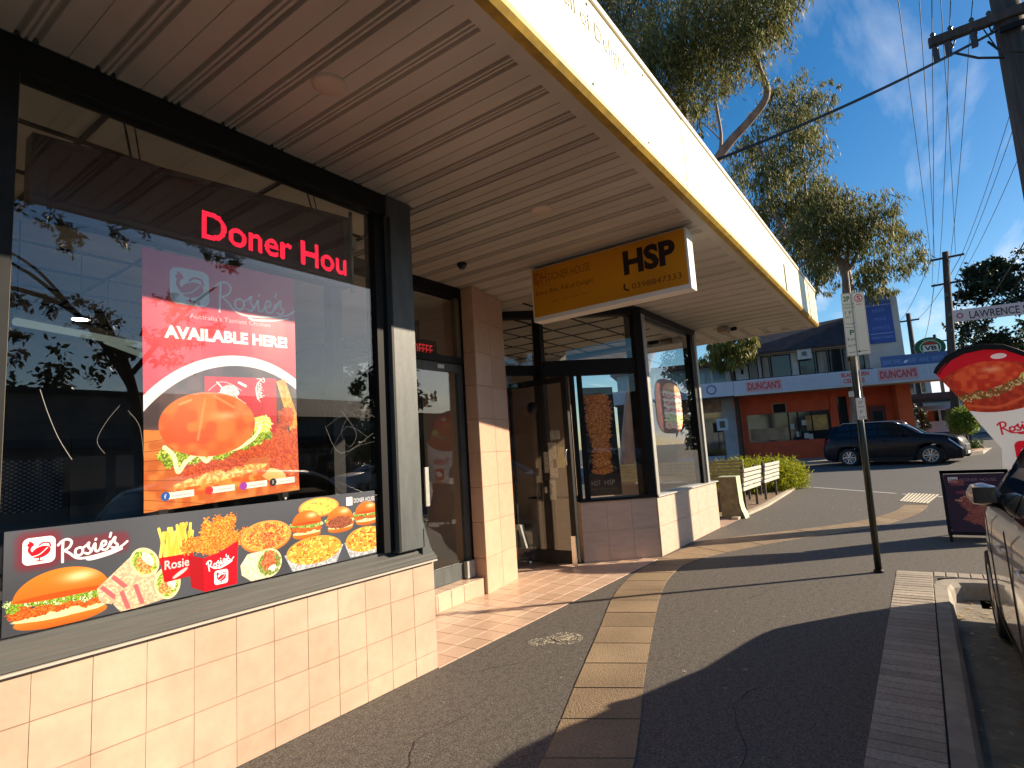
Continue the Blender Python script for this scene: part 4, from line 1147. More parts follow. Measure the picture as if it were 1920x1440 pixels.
for i, (px, py, lab) in enumerate(((150, 597, 'small lit ceiling lamp seen through the left of the big window'), (620, 655, 'small lit ceiling lamp seen right of the hanging poster'))):
    q = at(px, py, (0, 0, 3.30), (0, 0, 1)) if False else aty(px, py, 5.5)
    l = thing('pendant_lamp', lab, 'lamp', (q.x, q.y, q.z), group='lit lamps inside the shop')
    MB().lathe([(.001, -.012), (.055, -.012), (.055, .0), (.001, .0)], (q.x, q.y, q.z), 14).build('lamp_disc', M_lampw, l)
    MB().lathe([(.062, -.01), (.066, .03), (.01, .05)], (q.x, q.y, q.z), 14).build('shade', M_black, l)
    MB().tube([(q.x, q.y, q.z + .05), (q.x, q.y, 3.36)], .005, 5).build('cord', M_black, l)

for i, (a_, b_, lab) in enumerate((((30, 603), (278, 650), 'long dim strip light inside the shop, seen left of the hanging poster'), ((200, 640), (272, 668), 'second dim strip light lower inside the shop, left of the poster'))):
    P0, P1 = aty(a_[0], a_[1], 5.0 + i), aty(b_[0], b_[1], 5.9 + i)
    t_ = thing('strip_light', lab, 'lamp', tuple(P0), group='lit lamps inside the shop')
    MB().tube([P0, P1], .03, 8).build('tube', mat('dim_tube', (.5, .55, .5), .5, emit=(.6, .75, .65), estr=.10), t_)
    MB().tube([P0 + Vector((0, 0, .05)), P1 + Vector((0, 0, .05))], .035, 4).build('batten', mat('batten_grey', (.3, .32, .3), .5), t_)
    for q_ in (P0, P1): MB().tube([q_ + Vector((0, 0, .06)), (q_.x, q_.y, 3.36)], .006, 5).build('hanger', M_black, t_)

# ================================================================== CANOPY
can = thing('canopy', 'street canopy with a ribbed cream soffit and a sunlit white fascia over the footpath', 'canopy', (5, 2.2, 3.47))
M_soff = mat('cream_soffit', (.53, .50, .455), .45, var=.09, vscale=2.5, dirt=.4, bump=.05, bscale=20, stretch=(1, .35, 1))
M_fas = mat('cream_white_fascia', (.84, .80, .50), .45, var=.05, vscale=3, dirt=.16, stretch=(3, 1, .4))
M_yel = mat('yellow_trim', (.42, .26, .012), .5, var=.25, vscale=14, dirt=.5)
prof = [(0, .0), (.006, .026), (.022, .026), (.028, 0), (.040, 0), (.044, .012), (.050, .012), (.054, 0), (.066, 0), (.072, .026), (.088, .026), (.094, 0), (.198, 0), (.200, .006), (.204, .006), (.206, 0), (.305, 0)]
def mitre(x): return 99 if x < 9.9 else 2.96 - (x - 9.9) * 1.0
x = -2.395
zs = 3.47
while x < 11.4:
    y0 = 1.43; y1 = 3.03 if x < 3.0 else 4.95
    if 7.3 < x: y1 = 3.06
    if 5.6 < x <= 7.3: y1 = 4.4 if x > 6.5 else 4.95
    mb = MB(); rows = []
    for (dx, dz) in prof:
        yy = min(y1, mitre(x + dx)); yy = max(yy, y0 + .001)
        rows.append([(x + dx, y0, zs + dz), (x + dx, yy, zs + dz)])
    mb.grid(rows, smooth=False)
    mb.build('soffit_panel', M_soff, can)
    x += .305
# soffit round the corner, planks the other way
def soffit2():
    y = 1.45
    while y < 6:
        x0 = max(9.9 + (2.96 - y), 9.9) if y < 2.96 else 10.05
        mb = MB(); rows = []
        for (dx, dz) in prof:
            yy = y + dx; xa = 9.9 + max(0, 2.96 - yy) if yy < 2.99 else 10.05
            rows.append([(min(xa, 11.48), yy, zs + dz), (11.5, yy, zs + dz)])
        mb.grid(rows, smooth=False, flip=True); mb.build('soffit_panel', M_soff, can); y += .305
soffit2()
# mitre trim, edge trims
MB().slab([(9.88, 2.98, zs - .003), (9.93, 3.0, zs - .003), (11.46, 1.47, zs - .003), (11.40, 1.45, zs - .003)], (0, 0, .012)).build('mitre_trim', M_soff, can)
MB().box((-2.4, 1.345, zs - .012), (11.55, 1.43, zs + .03)).build('edge_trim', M_soff, can)
MB().box((11.5, 1.43, zs - .012), (11.6, 6, zs + .03)).build('edge_trim', M_soff, can)
mb = MB(); mb.grid([[(x_, 1.345, zs - .012), (x_, 1.292, zs - .016), (x_, 1.268, zs + .012), (x_, 1.268, zs + .045)] for x_ in (-2.4, 11.62)], smooth=False, flip=True)
mb.build('yellow_edge', M_yel, can)
fx = [-2.4, 1.0, 4.4, 7.8, 10.72]
for i in range(4):
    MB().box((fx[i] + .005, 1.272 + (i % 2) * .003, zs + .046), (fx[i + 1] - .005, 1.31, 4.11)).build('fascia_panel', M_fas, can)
    for xk in np.arange(fx[i] + .15, fx[i + 1], .82):
        for zk in (3.56, 4.06): MB().lathe([(.001, -.004), (.009, -.003), (.010, 0)], (xk, 1.272, zk), 8, 'y').build('screw_cap', mat('screw_grey', (.35, .33, .28), .4), can)
MB().box((10.72, 1.268, zs + .0), (10.80, 1.33, 4.14)).build('fascia_joint', mat('fascia_joint_grey', (.35, .33, .28), .5), can)
MB().box((10.80, 1.274, zs + .046), (11.62, 1.31, 4.10)).build('fascia_panel', mat('shaded_end_fascia', (.62, .56, .34), .5), can)  # weaker sun on the end panel is painted in as a darker cream
MB().box((11.58, 1.31, zs + .0), (11.62, 6, 4.10)).build('fascia_panel', M_fas, can)
MB().box((-2.4, 1.26, 4.11), (11.64, 1.40, 4.16), .006).build('capping', mat('capping_cream', (.60, .52, .40), .5), can)
MB().box((8.55, 1.262, zs + .05), (8.60, 1.272, 3.9)).build('fascia_clip', MATS['fascia_joint_grey'], can)
MB().prism([(-2.4, 1.31), (11.6, 1.31), (11.6, 6), (9.9, 6), (9.9, 3.2), (-2.4, 3.2)], 3.98, 4.03).build('canopy_roof', MATS['roof_sheet'], can)
# faded lettering on the fascia
M_fade = mat('faded_lettering', (.50, .49, .44), .5)
lettering('fascia_lettering', 'Every Bite, Full of Delight', M_fade, can, (1.72, 1.272, 3.86), (1, 0, 0), (0, 0, 1), width=1.6, height=.15, depth=.002)

# down-light discs and camera under the canopy
M_disc = mat('soffit_disc', (.60, .50, .42), .5)
for i, (px, py, lab) in enumerate(((617, 157, 'flat round ceiling disc in the soffit above the big window'), (1015, 392, 'flat round ceiling disc in the soffit left of the hanging sign'))):
    q = at(px, py, (0, 0, zs), (0, 0, 1))
    t_ = thing('ceiling_disc', lab, 'ceiling light', (q.x, q.y, zs), group='flat discs in the soffit')
    MB().lathe([(.001, -.016), (.072, -.016), (.088, -.008), (.09, .002)], (q.x, q.y, zs), 26).build('rim', M_disc, t_)
q = at(866, 494, (0, 0, zs), (0, 0, 1))
t_ = thing('dome_camera', 'small black dome camera on the soffit above the porch', 'camera', (q.x, q.y, zs))
MB().lathe([(.05, 0), (.052, -.02), (.045, -.02)], (q.x, q.y, zs), 18).build('base', M_black, t_)
MB().lathe([(.042, -.02), (.038, -.045), (.02, -.062), (.001, -.068)], (q.x, q.y, zs), 18).build('dome', mat('dome_black', (.01, .01, .01), .08), t_)
t_ = thing('security_camera', 'small beige bullet camera under the far corner of the canopy', 'camera', (10.15, 2.62, zs - .02))
MB().box((10.0, 2.5, 3.36), (10.3, 2.64, 3.455), .01).build('junction_box', mat('beige_box', (.33, .27, .21), .6), t_)
MB().tube([(10.1, 2.42, 3.40), (9.92, 2.33, 3.37)], .035, 12).build('body', M_black, t_)

# ================================================================== PRINTS AND SIGNS ON THE SHOP
def hang(name, label, cat, corners, key, rough=.4, **k):
    c = Vector(corners[0]); t = thing(name, label, cat, tuple(c))
    print_panel('sheet', corners, printmat(key + '_print', PR[key], rough, **{a: b for a, b in k.items() if a in ('emit', 'spec')}), t, wave=k.get('wave', 0))
    return t
yP = 3.115
po = hang('window_poster', 'tall red burger poster hanging inside the big window', 'poster',
     [(1.245, yP, 1.325), (2.10, yP, 1.365), (2.085, yP, 2.69), (1.215, yP, 2.665)], 'poster', .35, wave=.006)
for q in ((1.33, 1.318), (2.0, 1.345)):
    MB().box((q[0] - .02, yP - .012, q[1] - .02), (q[0] + .02, yP - .004, q[1] + .015)).build('clip', M_black, po)
    MB().box((q[0] - .006, yP - .015, q[1] - .028), (q[0] + .006, yP - .008, q[1] - .016)).build('clip_pin', mat('white_plastic', (.7, .7, .7), .4), po)
hang('food_strip', 'long dark food banner along the bottom of the big window', 'banner',
     [(.722, 3.076, .895), (2.655, 3.076, .895), (2.655, 3.076, 1.312), (.716, 3.076, 1.312)], 'strip', .4, spec=.2)
# LED sign
led = thing('led_sign', 'long black display box with glowing red letters in the top of the window', 'sign', (1.6, 3.16, 2.70))
mb = MB().slab([(.765, 3.14, 2.715), (2.555, 3.14, 2.735), (2.555, 3.14, 3.25), (.765, 3.14, 3.10)], (0, .09, 0)).build('case', mat('led_case', (.014, .010, .011), .3), led)
MB().slab([(.83, 3.136, 2.76), (2.50, 3.136, 2.775), (2.50, 3.136, 3.20), (.83, 3.136, 3.065)], (0, .003, 0)).build('screen', mat('led_screen', (.018, .008, .009), .25), led)
MB().tube([(2.575, 3.15, 2.70), (2.575, 3.15, 3.30)], .013, 8).build('bracket', mat('grey_rod', (.22, .22, .2), .4), led)
MB().box((2.56, 3.12, 3.02), (2.60, 3.16, 3.09)).build('bracket_clamp', MATS['grey_rod'], led)
for xx in (1.2, 2.3):
    MB().tube([(xx, 3.2, 3.12 + (xx - 1.2) * .08), (xx - .05, 3.2, 3.37)], .006, 6).build('hanger', M_black, led)
    MB().tube([(xx + .04, 3.2, 3.12 + (xx - 1.2) * .08), (xx + .0, 3.2, 3.37)], .004, 6).build('hanger', M_black, led)
Pc = Paint(150, 26, (0, 0, 0))
Pc.text('Doner Hou', 1, 25, 148, 23, (255, 255, 255), bold=.014)
mb = MB(); x0, x1, z0, z1 = 1.515, 2.52, 2.80, 2.985
for r in range(26):
    for c in range(150):
        v = Pc.a[r, c, 0]
        if v > .45:
            X = x0 + (c + .5) / 150 * (x1 - x0); Z = z1 - (r + .5) / 26 * (z1 - z0); s_ = .0031
            mb.face([(X - s_, 3.132, Z), (X, 3.132, Z - s_), (X + s_, 3.132, Z), (X, 3.132, Z + s_)])
M_led = mat('red_led', (.9, .02, .05), .5, emit=(1.0, .012, .045), estr=1.9)
stuff(mb.build('lit_dots', M_led, led))

hang('kebab_poster', 'tall black poster of stacked grilled meat in the splayed shop window', 'poster',
     [sp(.93, .085, .86), sp(.44, .085, .86), sp(.46, .085, 2.35), sp(.93, .085, 2.36)], 'kebab', .35)
# burger sticker in the corner window
q = [(7.98, 3.12, 1.66), (9.12, 3.12, 1.66), (9.2, 3.12, 2.46), (8.0, 3.12, 2.46)]
st_ = thing('window_sticker', 'colourful stacked burger sticker in the corner window facing the street', 'sticker', (8.5, 3.12, 1.66))
mb = MB()
nn = 22
pts = []
for k in range(nn):
    a = 2 * math.pi * k / nn; u = .5 + .5 * math.copysign(abs(math.cos(a)) ** .6, math.cos(a)); v = .5 + .5 * math.copysign(abs(math.sin(a)) ** .6, math.sin(a))
    pts.append((u, v))
mb.face([(7.98 + u * 1.12, 3.086, 1.66 + v * .84) for u, v in pts], uv=pts)
mb.build('sheet', printmat('sticker_print', PR['sticker'], .4), st_)
# small red backward sign above the porch door (a lit sign seen deep inside)
t_ = thing('open_sign', 'small dim red lettered sign behind the transom of the porch door', 'sign', (4.5, 4.6, 2.70))
MB().box((4.46, 4.6, 2.68), (5.0, 4.66, 2.90)).build('case', M_black, t_)
lettering('letters', 'COFFEE', mat('dim_red_letters', (.4, .02, .03), .5, emit=(.6, .02, .03), estr=.5), t_, (4.50, 4.598, 2.72), (1, 0, 0), (0, 0, 1), width=.42, height=.12)
t_ = thing('leaning_tray', 'pale folded sign leaning inside the entrance behind the glass door leaf', 'folding sign', (6.9, 4.55, 0))
MB().slab([(6.72, 4.62, .02), (6.76, 4.62, .02), (6.62, 4.66, .52), (6.58, 4.66, .52)], (0, .2, 0)).build('front_board', mat('white_board', (.6, .6, .6), .5), t_)
MB().slab([(6.80, 4.62, .02), (6.83, 4.62, .02), (6.66, 4.66, .52), (6.63, 4.66, .52)], (0, .2, 0)).build('rear_board', M_black, t_)

# hanging light box
hb = thing('hanging_sign', 'orange yellow light box sign with large black capitals under the canopy', 'sign', (5.05, 2.35, 2.88))
M_box = mat('lightbox_white', (.82, .80, .76), .4)
z0, z1, ya, yb_ = 2.87, 3.44, 1.50, 3.19
MB().box((4.995, ya, z0), (5.15, yb_, z1), .004).build('box', M_box, hb)
b = hb.children[-1]; WM[b.name] = WM[hb.name]
print_panel('face', [(4.990, yb_ - .02, z0 + .045), (4.990, ya + .02, z0 + .045), (4.990, ya + .02, z1 - .01), (4.990, yb_ - .02, z1 - .01)], printmat('hanging_sign_print', PR['hsp'], .45), hb)
for y_ in (1.7, 3.0):
    MB().box((5.05, y_ - .02, z1), (5.09, y_ + .02, 3.475)).build('hanger', mat('steel_bracket', (.3, .3, .3), .4), hb)

# ================================================================== STREET THINGS
M_polepaint = mat('dark_green_post', (.016, .022, .014), .3, bump=.05, bscale=30)
ps = thing('parking_sign', 'tall dark green post with a white parking plate and a small plate below', 'street sign', (7.375, .545, 0))
MB().tube([(7.375, .545, -.01), (7.36, .53, 1.2), (7.345, .515, 2.34)], .034, 14).build('post', M_polepaint, ps)
MB().lathe([(.05, 0), (.05, .02), (.036, .035)], (7.375, .545, 0), 14).build('collar', M_black, ps)
MB().tube([(7.30, .47, 1.84), (7.29, .46, 2.4), (7.285, .445, 3.30)], .006, 6).build('rod', mat('galvanised', (.4, .4, .38), .4, metal=.6), ps)
A_ = [(7.29, .560, 2.345), (7.29, .338, 2.345), (7.29, .325, 3.04), (7.29, .545, 3.06)]
print_panel('plate', A_, printmat('plate_print', PR['plate'], .5), ps)
print_panel('small_plate', [(7.295, .545, 1.64), (7.295, .455, 1.64), (7.295, .45, 1.88), (7.295, .54, 1.88)], printmat('small_plate_print', PR['small'], .5), ps)
MB().box((7.33, .50, 1.90), (7.40, .60, 1.96)).build('clamp', MATS['galvanised'], ps)
MB().tube([(7.36, .545, 2.3), (7.34, .52, 2.95)], .022, 8).build('upper_post', M_polepaint, ps)

# A-board
ab = thing('pavement_board', 'dark maroon folding pavement board beside the parked silver car', 'folding sign', (9.9, -.5, 0))
zt = .89
for s_, nm in ((-1, 'front_frame'), (1, 'rear_frame')):
    mb = MB()
    for y_ in (-.16, -.84):
        mb.slab([(9.86 + s_ * .30 - .012, y_ - .018, .0), (9.86 + s_ * .30 + .012, y_ - .018, .0), (9.86 + .012, y_ - .018, zt), (9.86 - .012, y_ - .018, zt)], (0, .036, 0))
    mb.box((9.84, -.86, zt - .02), (9.88, -.14, zt + .02)); mb.slab([(9.86 + s_ * .27 - .012, -.84, .09), (9.86 + s_ * .27 + .012, -.84, .09), (9.86 + s_ * .26 + .012, -.84, .13), (9.86 + s_ * .26 - .012, -.84, .13)], (0, .68, 0))
    o = mb.build(nm, M_black, ab); WM[o.name] = WM[ab.name]
print_panel('poster_face', [(9.595, -.18, .12), (9.595, -.82, .12), (9.835, -.82, .86), (9.835, -.18, .86)], printmat('board_print', PR['board'], .35), ab)
MB().slab([(10.12, -.18, .12), (10.12, -.82, .12), (9.88, -.82, .86), (9.88, -.18, .86)], (.004, 0, 0)).build('rear_face', mat('grey_board', (.35, .36, .36), .5), ab)

# teardrop flag
fl_ = thing('teardrop_flag', 'large teardrop flag with a burger on red and white cloth behind the pavement board', 'flag', (10.42, -1.2, 0))
edge = [(-.271, 2.30), (-.311, 2.38), (-.44, 2.52), (-.607, 2.60), (-.85, 2.63), (-1.08, 2.59), (-1.28, 2.46), (-1.46, 2.2), (-1.54, 1.9), (-1.52, 1.5), (-1.46, .9), (-1.40, .40), (-.86, .40), (-.86, .9), (-.885, 1.16), (-.80, 1.32), (-.70, 1.51), (-.633, 1.65), (-.513, 1.90), (-.375, 2.126)]
mb = MB(); cx_, cz_ = -1.1, 1.75
ymin, ymax, zmin, zmax = -1.52, -.285, .40, 2.62
def fuv(y_, z_): return ((ymax - y_) / (ymax - ymin), (z_ - zmin) / (zmax - zmin))
rows = []
for k in range(6):
    f_ = k / 5; rows.append([(10.42 + .05 * math.sin(3 * (cy_ := cx_ + (e[0] - cx_) * f_) + 2 * (cz_ + (e[1] - cz_) * f_)), cy_, cz_ + (e[1] - cz_) * f_) for e in edge])
for i in range(5):
    for j in range(len(edge)):
        k = (j + 1) % len(edge)
        q = [rows[i][j], rows[i][k], rows[i + 1][k], rows[i + 1][j]]
        if i == 0: q = q[1:]
        mb.face(q, uv=[fuv(p[1], p[2]) for p in q], smooth=True)
fm = printmat('flag_print', PR['flag'], .7)
n_ = fm.node_tree.nodes; tl = n_.new('ShaderNodeBsdfTranslucent'); mx_ = n_.new('ShaderNodeMixShader'); mx_.inputs[0].default_value = .16
fm.node_tree.links.new([x for x in n_ if x.type == 'TEX_IMAGE'][0].outputs[0], tl.inputs[0])
fm.node_tree.links.new(n_['Principled BSDF'].outputs[0], mx_.inputs[1]); fm.node_tree.links.new(tl.outputs[0], mx_.inputs[2]); fm.node_tree.links.new(mx_.outputs[0], n_['Material Output'].inputs[0])
mb.build('cloth', fm, fl_)
mb = MB(); e1_ = edge[0:9]; inn = [(cx_ + (e[0] - cx_) * .93, 1.9 + (e[1] - 1.9) * .90) for e in e1_]
mb.grid([[(10.40, a[0], a[1]), (10.40, b[0], b[1])] for a, b in zip(e1_, inn)], smooth=False)
mb.build('black_hem', M_black, fl_)
MB().tube([(10.44, e[0], e[1]) for e in edge[0:11]], [.018] * 11, 6).build('hem_rod', M_black, fl_)
MB().tube([(10.44, -1.50, 1.5), (10.44, -1.40, .8), (10.44, -1.33, 0.03)], .014, 8).build('pole', M_black, fl_)
MB().box((10.2, -1.6, 0), (10.7, -1.1, .03), .01).build('base_plate', M_black, fl_)

# painted utility mark
mk = Paint(200, 200, (60, 54, 48))
mm = bpy.data.materials.new('sprayed_mark'); mm.use_nodes = True
n = mm.node_tree.nodes; L = mm.node_tree.links; p = n['Principled BSDF']; p.inputs['Base Color'].default_value = (.55, .50, .38, 1); p.inputs['Roughness'].default_value = .9
g = n.new('ShaderNodeNewGeometry'); z = n.new('ShaderNodeTexNoise'); z.inputs['Scale'].default_value = 55; z.inputs['Detail'].default_value = 3
L.new(g.outputs['Position'], z.inputs[0]); r_ = n.new('ShaderNodeMapRange'); r_.inputs['From Min'].default_value = .50; r_.inputs['From Max'].default_value = .58; L.new(z.outputs['Fac'], r_.inputs[0])
t = n.new('ShaderNodeBsdfTransparent'); x_ = n.new('ShaderNodeMixShader'); L.new(r_.outputs[0], x_.inputs[0]); L.new(t.outputs[0], x_.inputs[1]); L.new(p.outputs[0], x_.inputs[2]); L.new(x_.outputs[0], n['Material Output'].inputs[0])
cx_, cy_ = 4.10, 2.53
def disc_ring(r0, r1, z, name, par, ox=0, oy=0, n=36):
    mb = MB(); rows = []
    for k in range(n + 1):
        a = 2 * math.pi * k / n; rows.append([(cx_ + ox + r0 * math.cos(a), cy_ + oy + r0 * math.sin(a), z), (cx_ + ox + r1 * math.cos(a), cy_ + oy + r1 * math.sin(a), z)])
    mb.grid(rows, smooth=False, flip=True); return mb.build(name, mm, par)
t_ = thing('valve_cover', 'small round valve cover ringed by worn white paint in the asphalt', 'cover', (cx_, cy_, 0))
MB().lathe([(.001, .004), (.075, .004), (.078, .002)], (cx_, cy_, 0), 24).build('lid', mat('iron_lid', (.16, .14, .10), .7, bump=.5, bscale=120), t_)
disc_ring(.004, .10, .006, 'paint_patch', t_); disc_ring(.115, .15, .004, 'paint_ring', t_); disc_ring(.03, .09, .003, 'paint_patch', t_, -.16, .14)

# fallen leaves: countless litter, one object
rs = np.random.RandomState(5)
def litter(name, n, xr, yr, zf, cols, size=(.012, .035), par=None):
    v = []; f = []; tone = []
    for k in range(n):
        x, y = rs.uniform(*xr), rs.uniform(*yr); a = rs.rand() * 6.28; s_ = rs.uniform(*size); z = zf(x, y)
        c, q = math.cos(a), math.sin(a); b = len(v); t_ = rs.uniform(-.3, .3)
        for u, w_, h in ((-1, 0, 0), (0, -.4, t_), (1, 0, .2), (0, .4, abs(t_))):
            v.append((x + (u * c - w_ * q) * s_, y + (u * q + w_ * c) * s_, z + .002 + abs(h) * s_ * .6))
        f.append((b, b + 1, b + 2, b + 3)); tone.append(rs.rand())
    me = bpy.data.meshes.new(name); me.from_pydata(v, [], f)
    at_ = me.attributes.new('tone', 'FLOAT', 'FACE'); at_.data.foreach_set('value', np.array(tone, np.float32))
    me.materials.append(leafmat('litter_leaves', cols, .8, .1)); o = bpy.data.objects.new(name, me); C.objects.link(o); return stuff(o)
LC = [(.20, .10, .04), (.45, .28, .12), (.6, .45, .25), (.55, .5, .4)]
litter('leaf_litter', 240, (5.6, 7.1), (-1.6, -.08), lambda x, y: -.148, LC, (.015, .045))
litter('leaf_litter', 130, (-.5, 7), (-.35, -.06), lambda x, y: -.148, LC, (.012, .03))
litter('leaf_litter', 60, (2, 16), (-1.0, 2.6), lambda x, y: .001, [(.45, .4, .3), (.6, .55, .45)], (.006, .016))
litter('leaf_litter', 160, (10.5, 17.5), (.0, 2.8), lambda x, y: .001, [(.45, .4, .3), (.6, .55, .45)], (.012, .03))
litter('leaf_litter', 500, (11.5, 18), (3.05, 6), lambda x, y: .014, LC, (.02, .06))

# --- benches and planter end -------------------------------------------------
M_slat = mat('pale_slat', (.50, .48, .42), .6, var=.12, vscale=20)
M_steel = mat('bench_steel', (.06, .06, .055), .5)
def bench(label, x0, x1, y, parent_rot=0):
    b = thing('bench', label, 'bench', ((x0 + x1) / 2, y, 0), 0, 'slatted benches in the garden')
    n = 5
    for k in range(n):
        z = .42 + k * .098
        MB().box((x0, y + .0 - k * .012, z), (x1, y + .03 - k * .012, z + .075), .006).build('back_slat', M_slat, b)
    for k in range(4):
        MB().box((x0, y + .08 + k * .10, .42), (x1, y + .16 + k * .10, .45), .006).build('seat_slat', M_slat, b)
    for xx in (x0 + .25, x1 - .25):
        MB().box((xx - .025, y + .04, 0), (xx + .025, y + .09, .92)).build('leg', M_steel, b)
        MB().box((xx - .025, y + .09, .36), (xx + .025, y + .48, .41)).build('seat_arm', M_steel, b)
        MB().box((xx - .025, y + .42, 0), (xx + .025, y + .47, .41)).build('leg', M_steel, b)
bench('nearer white slatted bench, its back to the footpath, behind the concrete pedestal', 12.75, 14.35, 3.18)
bench('farther white slatted bench, its back to the footpath, beside the round shrub', 14.95, 16.7, 3.22)
lb = thing('bench', 'long weathered olive slatted bench behind the concrete pedestal by the corner shop', 'bench', (12.9, 4.2, 0))
M_ol = mat('olive_slat', (.30, .27, .15), .7, var=.2, vscale=14)
for k in range(6):
    MB().box((12.95 + k * .01, 3.2, .66 + k * .072), (13.0 + k * .01, 6.2, .715 + k * .072), .004).build('back_slat', M_ol, lb)
for k in range(4):
    MB().box((12.5 + k * .11, 3.2, .44), (12.59 + k * .11, 6.2, .475), .004).build('seat_slat', M_ol, lb)
for y_ in (3.6, 5.6): MB().box((12.55, y_, 0), (12.95, y_ + .08, .44)).build('leg', M_steel, lb)
pd = thing('concrete_pedestal', 'mossy grey concrete pedestal with a flared white edged foot', 'pedestal', (11.75, 3.2, 0))
M_moss = mat('mossy_concrete', (.16, .15, .09), .9, vscale=12, col2=(.28, .24, .15), bump=.5, bscale=60, dirt=.5)
prof = [(3.02, .78), (3.02, .30), (3.0, .18), (2.965, .08), (2.94, 0), (3.36, 0), (3.36, .78)]
MB().slab([(11.62, y_, z_) for y_, z_ in prof], (.26, 0, 0)).build('body', M_moss, pd)
rim = [(11.62, 3.015, .785), (11.62, 2.998, .30), (11.62, 2.975, .17), (11.62, 2.94, .08), (11.62, 2.915, .0)]
mb = MB(); mb.grid([[(11.605, y_, z_), (11.90, y_, z_)] for _, y_, z_ in rim], smooth=False)
mb.slab([(11.605, 3.015, .785), (11.90, 3.015, .785), (11.90, 3.36, .785), (11.605, 3.36, .785)][::-1], (0, 0, .02))
mb.build('rim', mat('pale_rim', (.55, .58, .36), .7), pd)

# ================================================================== UTILITY POLES
M_wood = mat('grey_timber_pole', (.065, .052, .046), .85, bump=.5, bscale=25, var=.3, vscale=6, stretch=(3, 3, .2))
M_wire = mat('cable_black', (.012, .012, .013), .5)
M_ins = mat('insulator', (.06, .05, .05), .25)
up = thing('utility_pole', 'thick timber power pole in the top right corner with a crossarm', 'power pole', (13.4, -2.23, 0))
MB().tube([(13.4, -2.23, -.2), (13.4, -2.23, 4), (13.4, -2.23, 12)], [.245, .235, .20], 16).build('shaft', M_wood, up)
arm = MB().box((13.13, -3.56, 8.78), (13.26, -1.03, 8.95), .01).build('crossarm', M_wood, up); WM[arm.name] = WM[up.name]
arm2 = MB().box((13.13, -3.66, 10.9), (13.26, -.63, 11.03), .01).build('crossarm', M_wood, up); WM[arm2.name] = WM[up.name]
for y_ in (-1.11, -1.38, -1.70, -1.95, -2.62, -2.93, -3.35):
    MB().lathe([(.01, .0), (.045, .02), (.03, .05), (.045, .07), (.03, .10), (.01, .12)], (13.2, y_, 8.95), 10).build('insulator', M_ins, arm)
    MB().tube([(13.1, y_, 8.78), (13.07, y_ - .03, 8.66), (13.1, y_ + .03, 8.56), (13.2, y_, 8.62), (13.2, y_ + .05, 8.95)], .014, 6).build('jumper', M_wire, arm)
for y_ in (-1.11, -1.30, -1.68): MB().box((13.08, y_ - .05, 8.42), (13.14, y_ + .05, 8.72), .01).build('fuse', M_ins, arm)
MB().tube([(13.08, -1.86, 8.42), (12.9, -1.98, 8.06), (12.9, -2.3, 7.9), (13.05, -2.4, 8.02), (13.3, -2.6, 8.6)], .02, 8).build('drip_loop', M_wire, up)
MB().tube([(13.08, -1.36, 8.45), (13.03, -1.68, 8.16), (13.08, -2.04, 8.02)], .022, 8).build('drip_loop', M_wire, up)
MB().tube([(13.08, -1.83, 8.68), (13.08, -2.02, 8.05)], .012, 6).build('drip_loop', M_wire, up)
MB().box((13.08, -2.04, 8.52), (13.14, -2.46, 8.62)).build('bracket', M_black, up)
MB().box((13.08, -1.98, 5.4), (13.14, -2.05, 5.44)).build('step_bolt', M_black, up)
def wire(a, b, sag, r=.009, lab='thin black power line running high along the street', n=18, grp='overhead power lines'):
    a, b = Vector(a), Vector(b)
    pts = [a.lerp(b, k / n) + Vector((0, 0, -4 * sag * (k / n) * (1 - k / n))) for k in range(n + 1)]
    t = MB().tube(pts, r, 5, caps=False).build('power_line', M_wire); return tag(t, lab, 'cable', grp)
ub = thing('utility_pole', 'slim grey power pole with two crossarms beyond the round topiary tree', 'power pole', (31.5, -1.35, .3))
MB().tube([(31.5, -1.20, .3), (31.5, -1.55, 5), (31.5, -1.87, 9.25)], [.17, .155, .13], 12).build('shaft', M_wood, ub)
MB().box((31.4, -2.5, 8.94), (31.48, -1.28, 9.02)).build('crossarm', M_wood, ub)
MB().box((31.4, -2.25, 7.78), (31.48, -1.18, 7.86)).build('crossarm', M_wood, ub)
for z_ in (7.2, 6.3, 5.6): MB().box((31.28, -1.72, z_), (31.38, -1.60, z_ + .18)).build('bracket', M_ins, ub)
MB().box((31.3, -1.36, 1.1), (31.72, -1.04, 2.3)).build('base_sleeve', mat('rust_brown', (.16, .08, .05), .8), ub)
uc = thing('utility_pole', 'distant thin power pole left of the green oval sign', 'power pole', (55, -.3, .8))
MB().tube([(55, -.25, .8), (55, -.33, 10.7)], [.2, .16], 10).build('shaft', M_wood, uc)
MB().box((54.9, -1.0, 10.05), (55, .34, 10.17)).build('crossarm', M_wood, uc)
ud = thing('utility_pole', 'most distant power pole just left of the second pole', 'power pole', (80, -2.6, .8))
MB().tube([(80, -2.6, .8), (80, -2.6, 12)], [.2, .16], 8).build('shaft', M_wood, ud)
MB().box((79.9, -4.0, 11.1), (80, -1.2, 11.25)).build('crossarm', M_wood, ud)
LP = 'overhead power lines'
def wire3(P3, sag, r, lab):
    pts = []
    for i in range(2):
        a, b = Vector(P3[i]), Vector(P3[i + 1]); n = 18
        pts += [a.lerp(b, k / n) + Vector((0, 0, -4 * sag * (k / n) * (1 - k / n))) for k in range(n + (i == 1))]
    tag(MB().tube(pts, r, 5, caps=False).build('power_line', M_wire), lab, 'cable', 'overhead power lines')
for (ya, yb2), lab in zip(((-.70, -1.33), (-1.09, -1.45), (-1.42, -2.2), (-3.46, -2.45)), ('leftmost high power line against the blue sky', 'second high power line from the left against the sky', 'third high power line, running between pole tops', 'high power line on the far side of the thick pole')):
    wire3(((-24, ya + 1.2, 11.0), (13.2, ya, 11.08), (31.44, yb2, 9.06)), .35, .009, lab)
